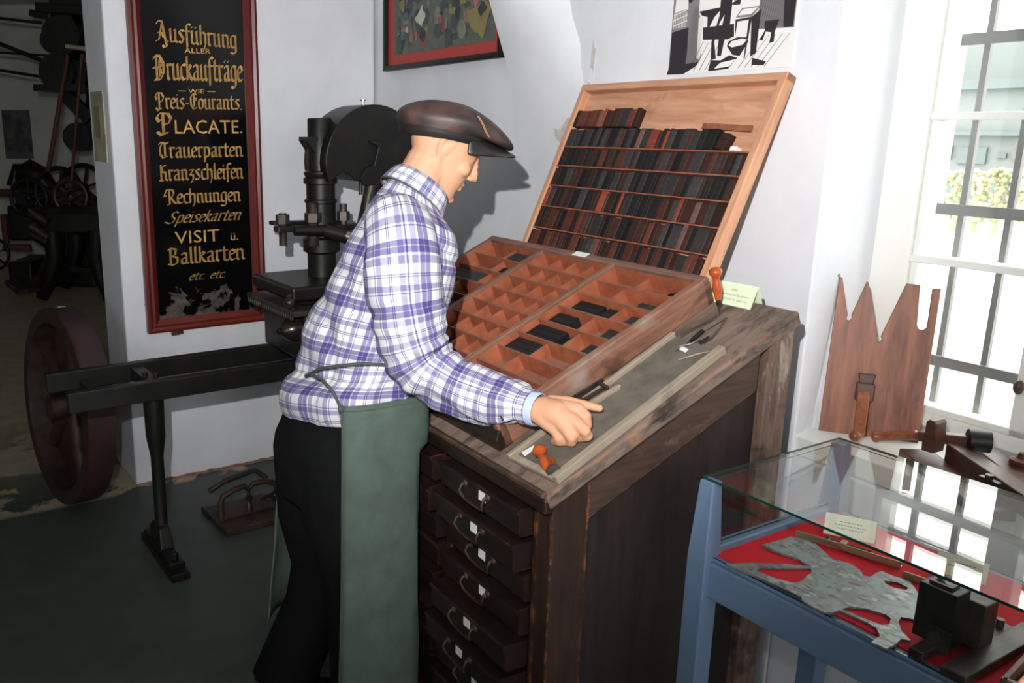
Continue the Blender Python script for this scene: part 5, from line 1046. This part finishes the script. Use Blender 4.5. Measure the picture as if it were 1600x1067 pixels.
m = MB(); m.cyl((hx, -.60, hz + hr - .004), (hx, -.60, hz + hr + .016), .006); m.cyl((hx, -.60, hz + hr + .016), (hx, -.60, hz + hr + .02), .013); PB('top_bolt', MT['steel'], m, smooth=40)
for (a, b, r) in (((.872, -.66, 1.40), (.79, -.68, 1.12), .026), ((.905, -.62, 1.40), (.90, -.62, 1.08), .024), ((.955, -.60, 1.40), (.955, -.60, 1.2), .018), ((.825, -.64, 1.40), (.825, -.64, 1.33), .008)): m = MB(); m.cyl(a, b, r); m.cyl(V(a) + (V(b) - V(a)) * .08, V(a) + (V(b) - V(a)) * .14, r * 1.25); PB('toggle_rod', IW, m, smooth=40)
m = MB(); m.bar((.44, -.66, 1.215), (1.06, -.66, 1.20), .022, .05, (0, 1, 0)); m.bar((.44, -.62, 1.235), (.74, -.60, 1.222), .016, .05, (0, 1, 0)); PB('yoke_bar', I, m, bevel=.004)
for (x, z0, z1, r) in ((.47, 1.15, 1.275, .016), (.60, 1.14, 1.31, .020), (.735, 1.20, 1.30, .015)): m = MB(); m.cyl((x, -.66, z0), (x, -.66, z1), r, n=12); m.cyl((x, -.66, 1.235), (x, -.66, 1.27), r * 1.7, n=6); PB('yoke_bolt', IW, m, smooth=30)
m = MB(); m.cyl((.63, -.72, 1.205), (.69, -.78, 1.185), .030); m.cyl((.50, -.70, 1.21), (.64, -.72, 1.205), .020); PB('bar_socket', I, m, smooth=40); m = MB(); m.cyl((.685, -.78, 1.187), (.76, -.86, 1.165), .024, .014); m.cyl((.76, -.86, 1.165), (.92, -1.02, 1.12), .014, .012); PB('bar_handle', MT['steel'], m, smooth=40)
m = MB(); m.box((.43, -.82, .955), (1.22, -.42, 1.01)); PB('tympan', I, m, bevel=.012)
m = MB(); m.box((.40, -.90, .915), (1.20, -.43, .935)); 
for k in range(22): m.box((.396, -.89 + k * .0205, .900), (.404, -.878 + k * .0205, .917))
PB('carriage_bed', IW, m, bevel=.003)
m = MB(); m.box((.46, -.86, .72), (1.18, -.46, .915)); PB('carriage_frame', I, m, bevel=.01)
m = MB(); m.cyl((.42, -.84, .93), (.40, -.86, .99), .010); m.ball((.40, -.86, .965), .022); m.cyl((.56, -.90, .93), (.57, -.90, .975), .010); PB('latch', IW, m, smooth=40)
m = MB(); m.lathe([(0, 0), (.010, 0), (.013, .008), (.012, .014), (.022, .022), (.046, .05), (.053, .09), (.050, .14), (.040, .18), (.020, .20), (.016, .26)], (.375, -.80, .845), (1, .15, 0), 24); PB('winding_handle', plain('dark_turned_wood', srgb(38, 26, 22), .25), m, smooth=60)
m = MB(); ring = [(.545 + .125 * cos(t), -.82, .60 + .125 * sin(t)) for t in [2 * pi * k / 40 for k in range(41)]]; m.tube(ring, .018, 10); 
for t in (.3, 1.87, 3.44, 5.0): m.bar((.545, -.82, .60), (.545 + .125 * cos(t), -.82, .60 + .125 * sin(t)), .018, .018)
m.cyl((.545, -.86, .60), (.545, -.60, .60), .03); PB('winding_wheel', I, m, smooth=50)
m = MB(); m.box((.58, -.80, .42), (1.16, -.46, .72)); PB('frame_body', I, m, bevel=.02)
for (s, x) in ((1, .60), (-1, 1.12)):
    for y in (-.78, -.48):
        m = MB(); m.tube([(x + .04 * s, y, .46), (x + .05 * s, y, .30), (x + .02 * s, y, .16), (x - .06 * s, y, .07), (x - .14 * s, y, .022)], [.045, .038, .032, .028, .024], 10); m.ball((x - .15 * s, y, .025), (.04, .035, .024)); PB('leg', I, m, smooth=60)

# ---------------------------------------------------------------- broad wheel in the opening
wc_ = on_y(83, 627, 3.58)
Mw = Matrix.Translation((wc_.x, 3.58, .425)) @ RZ(90 - 52) @ Matrix.Rotation(radians(3), 4, 'Y')      # local x = axle, away from the camera
wh = thing('belt_wheel', 'big broad iron belt wheel leaning in the opening at the left end of the wall', 'wheel', Mw)
m = MB(); R0, R1, WD = .425, .365, .115
def circ(x, r): return [V((x, r * cos(2 * pi * k / 56), r * sin(2 * pi * k / 56))) for k in range(56)]
m.loft([circ(0, R1), circ(0, R0), circ(WD, R0 - .004), circ(WD, R1), circ(WD * .5, R1 - .006), circ(0, R1)], caps=False); m.build('rim', MT['rust'], wh, smooth=40)
m = MB(); m.loft([circ(.01, R0 + .0015), circ(WD - .005, R0 - .001)], caps=False); o = m.build('painted_tread', MT['maroon'], wh, smooth=60)
m = MB(); m.cyl((-.02, 0, 0), (.14, 0, 0), .055); m.build('hub', MT['rust'], wh, smooth=40)
for k in range(5):
    t = 2 * pi * k / 5 + .5; m = MB(); m.tube([(.085, .04 * cos(t), .04 * sin(t)), (.075, .2 * cos(t + .08), .2 * sin(t + .08)), (.085, .365 * cos(t), .365 * sin(t))], [.035, .026, .034], 10); m.build('spoke', MT['rust'], wh, smooth=60)
m = MB(); m.loft([circ(.09, R1 - .002), circ(.095, R1 - .002)]); m.build('web', MT['rust'], wh, smooth=40)
tg = Mw.inverted() @ on_plane(146, 483, Mw @ V((.1, 0, 0)), V((0, 1, 0)))
m = MB(); m.box((.06, -.02, R0 + .002), (.095, .03, R0 + .0035)); tag(m.build('paper_tag', MT['cream'], M=Mw @ Matrix.Rotation(radians(-14), 4, 'X')), 'small cream paper tag lying on top of the broad belt wheel', 'tag')

# ---------------------------------------------------------------- small iron frame on the floor
rk = thing('letter_press', 'small rusty iron hand press with an arched frame standing on the floor behind the mannequin', 'hand press', WL.M @ T(.20, -.685, 0) @ RZ(2))
m = MB(); m.box((-.02, .0, .004), (.27, .27, .022)); m.build('base_plate', MT['rust'], rk, bevel=.004)
m = MB(); m.box((-.028, -.006, 0), (.278, .010, .028)); m.box((-.028, 0, 0), (-.015, .27, .028)); m.build('base_lip', MT['rust'], rk, bevel=.004)
m = MB(); m.tube([(0, .11, .02), (0, .11, .10), (.012, .11, .125), (.06, .11, .142), (.105, .11, .150), (.125, .11, .132), (.145, .11, .150), (.20, .11, .150), (.245, .11, .130), (.258, .11, .10), (.26, .11, .02)], .0125, 10); m.build('arch', MT['rust'], rk, smooth=60)
m = MB(); m.tube([(-.01, .21, .115), (.06, .21, .145), (.13, .21, .155), (.20, .21, .165), (.25, .20, .12)], .012, 10); m.build('rear_arch', MT['iron_worn'], rk, smooth=60)
m = MB(); m.box((.005, .10, .022), (.255, .18, .034)); m.build('pressing_plate', MT['rust'], rk, bevel=.003)
m = MB(); m.lathe([(0, 0), (.014, 0), (.014, .03), (.010, .035), (.010, .05), (.016, .055), (.016, .07), (.008, .075), (.008, .105)], (.125, .11, .03), (0, 0, 1), 14); m.build('pressing_screw', MT['iron_worn'], rk, smooth=40)

# ---------------------------------------------------------------- adjoining room: machines seen through the opening
def B(px, py, y): return on_y(px, py, y)
Y8 = 8.4; S8 = Y8 / FPX
def broot(name, label, cat, px, py, y): p = B(px, py, y); return thing(name, label, cat, Matrix.Translation(p)), p
t_, p = broot('machine_table', 'dark iron machine table with curved legs and rollers in the adjoining room', 'machine', 120, 465, Y8)
def q(px, py, dy=0): 
    v_ = B(px, py, Y8 + dy) - p; return v_
p.z = 0; t_.location.z = 0
m = MB(); a, b = q(82, 358), q(190, 326); m.box((a.x, -.35, a.z), (b.x, .35, b.z)); m.build('table_top', I, t_, bevel=.02)
for dy in (-.3, .3):
    for (xs) in ((100, 104, 96, 84, 92), (168, 165, 172, 186, 178)):
        pts_ = [q(x, y) + V((0, dy, 0)) for x, y in zip(xs, (355, 392, 425, 456, 466))]; pts_[-1].z = .03; m = MB(); m.tube(pts_, [.10, .09, .07, .06, .045], 8); m.build('leg', I, t_, smooth=60)
for (x0, y0, x1, y1) in ((72, 322, 98, 342), (74, 346, 100, 364), (76, 358, 98, 372)):
    m = MB(); m.cyl(q(x0, y0) + V((0, -.4, 0)), q(x1, y1) + V((0, -.4, 0)), .045); m.build('roller', IW if y0 < 350 else I, t_, smooth=40)
m = MB(); a = q(66, 418); m.bar(q(58, 424) + V((0, -.5, .0)), q(84, 434) + V((0, -.6, -.02)), .25, .04); m.bar(q(84, 430) + V((0, -.5, 0)), q(88, 380), .05, .05); m.build('treadle', IW, t_, bevel=.01)
m = MB(); m.bar(q(108, 420), q(172, 425), .05, .05); m.build('stretcher', I, t_)
t2, p = broot('platen_press', 'dark platen press with red base and flywheel in the adjoining room', 'printing press', 45, 408, 9.2); p.z = 0; t2.location.z = 0
def q(px, py, dy=0): return B(px, py, 9.2 + dy) - p
m = MB(); a, b = q(28, 385), q(62, 370); m.box((a.x, -.3, 0), (b.x, .3, .24)); m.build('press_base', I, t2, bevel=.02)
m = MB(); a, b = q(26, 386), q(66, 376); m.box((a.x, -.35, a.z), (b.x, -.28, b.z)); a, b = q(26, 375), q(30, 330); m.box((a.x, -.35, a.z), (b.x, -.28, b.z)); m.build('red_frame', MT['redpaint'], t2, bevel=.01)
m = MB(); a, b = q(30, 372), q(78, 318); m.box((a.x, -.25, a.z), (b.x, .25, b.z)); a, b = q(36, 325), q(70, 300); m.box((a.x, -.2, a.z), (b.x, .2, b.z)); m.build('press_body', I, t2, bevel=.03)
m = MB(); m.tube([q(22, 290), q(26, 258), q(30, 268), q(44, 266), q(62, 276), q(76, 292), q(70, 305), q(40, 300), q(24, 294)], [.08, .04, .09, .12, .12, .10, .08, .10, .08], 8); m.build('press_top', I, t2, smooth=60)
m = MB(); a, b = q(-20, 306), q(36, 296); m.box((a.x, -.1, a.z), (b.x, .1, b.z)); m.build('feed_board', MT['redpaint'], t2, bevel=.01)
def wheel(par, c, r, tube, spokes, mat, ax='y', sq=1.0):
    m = MB(); f = (lambda t: V((r * sq * cos(t), 0, r * sin(t)))) if ax == 'y' else (lambda t: V((0, r * cos(t), r * sin(t))))
    m.tube([c + f(2 * pi * k / 36) for k in range(37)], tube, 8)
    for k in range(spokes): m.bar(c, c + f(2 * pi * k / spokes + .3), tube, tube)
    m.ball(c, tube * 2); m.build('flywheel', mat, par, smooth=60)
wheel(t2, q(14, 388) + V((0, -.4, 0)), .165, .016, 6, I); wheel(t2, q(66, 305) + V((0, -.35, 0)), .18, .02, 5, I)
t3, p = broot('cylinder_machine', 'dark machine with large flywheels behind the iron machine table', 'machine', 110, 420, 9.0); p.z = 0; t3.location.z = 0
def q(px, py, dy=0): return B(px, py, 9.0 + dy) - p
m = MB(); a, b = q(84, 400), q(150, 318); m.box((a.x, -.2, 0), (b.x, .4, b.z)); m.build('machine_body', I, t3, bevel=.03)
wheel(t3, q(92, 300), .24, .025, 6, I); wheel(t3, q(116, 296) + V((0, .3, 0)), .23, .025, 6, I); wheel(t3, q(124, 304) + V((0, -.25, 0)), .16, .03, 6, IW)
m = MB(); m.cyl(q(70, 300), q(140, 312), .05); m.cyl(q(95, 318), q(150, 318), .06); m.build('shaft', IW, t3, smooth=40)
t4, p = broot('overhead_pulleys', 'dark overhead shaft pulleys hanging from the ceiling of the adjoining room', 'pulleys', 100, 2, Y8)
p.z = CZ; t4.location.z = CZ
def q(px, py, dy=0): return B(px, py, Y8 + dy) - p
m = MB(); m.bar(q(84, 4), q(150, 6), .25, .09); m.bar(q(64, 14), q(150, 20), .3, .08); m.bar(q(53, 22), q(86, 28), .25, .06); m.box((q(108, 20).x, -.08, q(108, 20).z - .03), (q(120, 20).x, .08, 0)); m.build('hanger_beam', I, t4, bevel=.01)
m = MB(); m.tube([q(80, 24), q(86, 40), q(90, 68)], .06, 8); m.tube([q(108, 16), q(104, 44), q(96, 68)], .07, 8); m.bar(q(112, 30), q(126, 60), .35, .12); m.build('hanger_bracket', I, t4, smooth=50)
for (cx, cy, r, w_) in ((88, 64, .115, .10), (108, 58, .17, .22)):
    m = MB(); c = q(cx, cy); m.cyl(c + V((0, -w_, 0)), c + V((0, w_, 0)), r, n=28); m.build('pulley', I, t4, smooth=40)
t5, p = broot('electric_motor', 'dark electric motor on a bracket below the overhead pulleys', 'motor', 104, 140, Y8)
def q(px, py, dy=0): return B(px, py, Y8 + dy) - p
m = MB(); m.cyl(q(100, 114) + V((0, -.2, 0)), q(100, 114) + V((0, .25, 0)), .16, n=28); m.cyl(q(122, 116) + V((0, -.1, 0)), q(122, 116) + V((0, .3, 0)), .12, n=20); m.build('motor_housing', I, t5, smooth=40)
m = MB(); a, b = q(72, 144), q(150, 134); m.box((a.x, -.3, a.z), (b.x, .5, b.z)); m.build('bracket_shelf', I, t5); m = MB(); m.bar(q(100, 146), q(142, 186), .10, .12); m.bar(q(142, 186), q(142, 60) + V((0, .3, 0)), .10, .10); m.build('bracket_strut', I, t5)
# belts, rods, the lower pulley
def rod(name, a, b, r, mat, label, cat, ya=Y8, yb=None): m = MB(); pa, pb = B(*a, ya), B(*b, yb or ya); m.cyl(pa, pb, r, n=8); return tag(m.build(name, mat, smooth=60), label, cat)
rod('shift_rod', (106, 86), (75, 268), .022, MT['redpaint'], 'long slanting reddish wooden rod below the overhead pulleys, left of two', 'rod', Y8 - .3); rod('shift_rod', (128, 84), (112, 282), .016, MT['redpaint'], 'thin steep reddish wooden rod below the overhead pulleys, right of two', 'rod', Y8 - .3)
rod('handle_bar', (103, 72), (140, 77), .020, MT['ox'], 'pale horizontal handle bar under the overhead pulleys', 'bar', Y8 - .4)
for (a, b, l, r) in (((-60, 45), (82, 101), 'second drive belt from the top, slanting down to the motor', .02), ((-60, 22), (66, 36), 'topmost drive belt, running to the overhead pulleys', .014), ((-60, 78), (92, 88), 'third drive belt from the top, thin and nearly level', .010), ((-60, 100), (76, 122), 'lowest drive belt, running to the side of the motor', .014)): rod('drive_belt', a, b, r, I, l, 'belt', Y8, Y8)
m = MB(); c = B(128, 214, Y8); m.cyl(c + V((0, -.15, 0)), c + V((0, .15, 0)), .13, n=24); m.bar(B(106, 216, Y8), B(150, 214, Y8), .10, .05); m.bar(c, c + V((.25, .3, 0)), .1, .1); tag(m.build('lower_pulley', I, smooth=40), 'dark drum pulley at mid height, half hidden by the wall end', 'pulley')
pa, pb = B(2, 172, 10.58), B(52, 248, 10.58); m = MB(); m.box((pa.x, 10.575, pb.z), (pb.x, 10.599, pa.z)); tag(m.build('wall_poster', plain('dark_photo_print', srgb(92, 94, 94), .6, 0, srgb(50, 52, 54), 9)), 'dark grey poster hanging on the far wall of the adjoining room', 'poster')
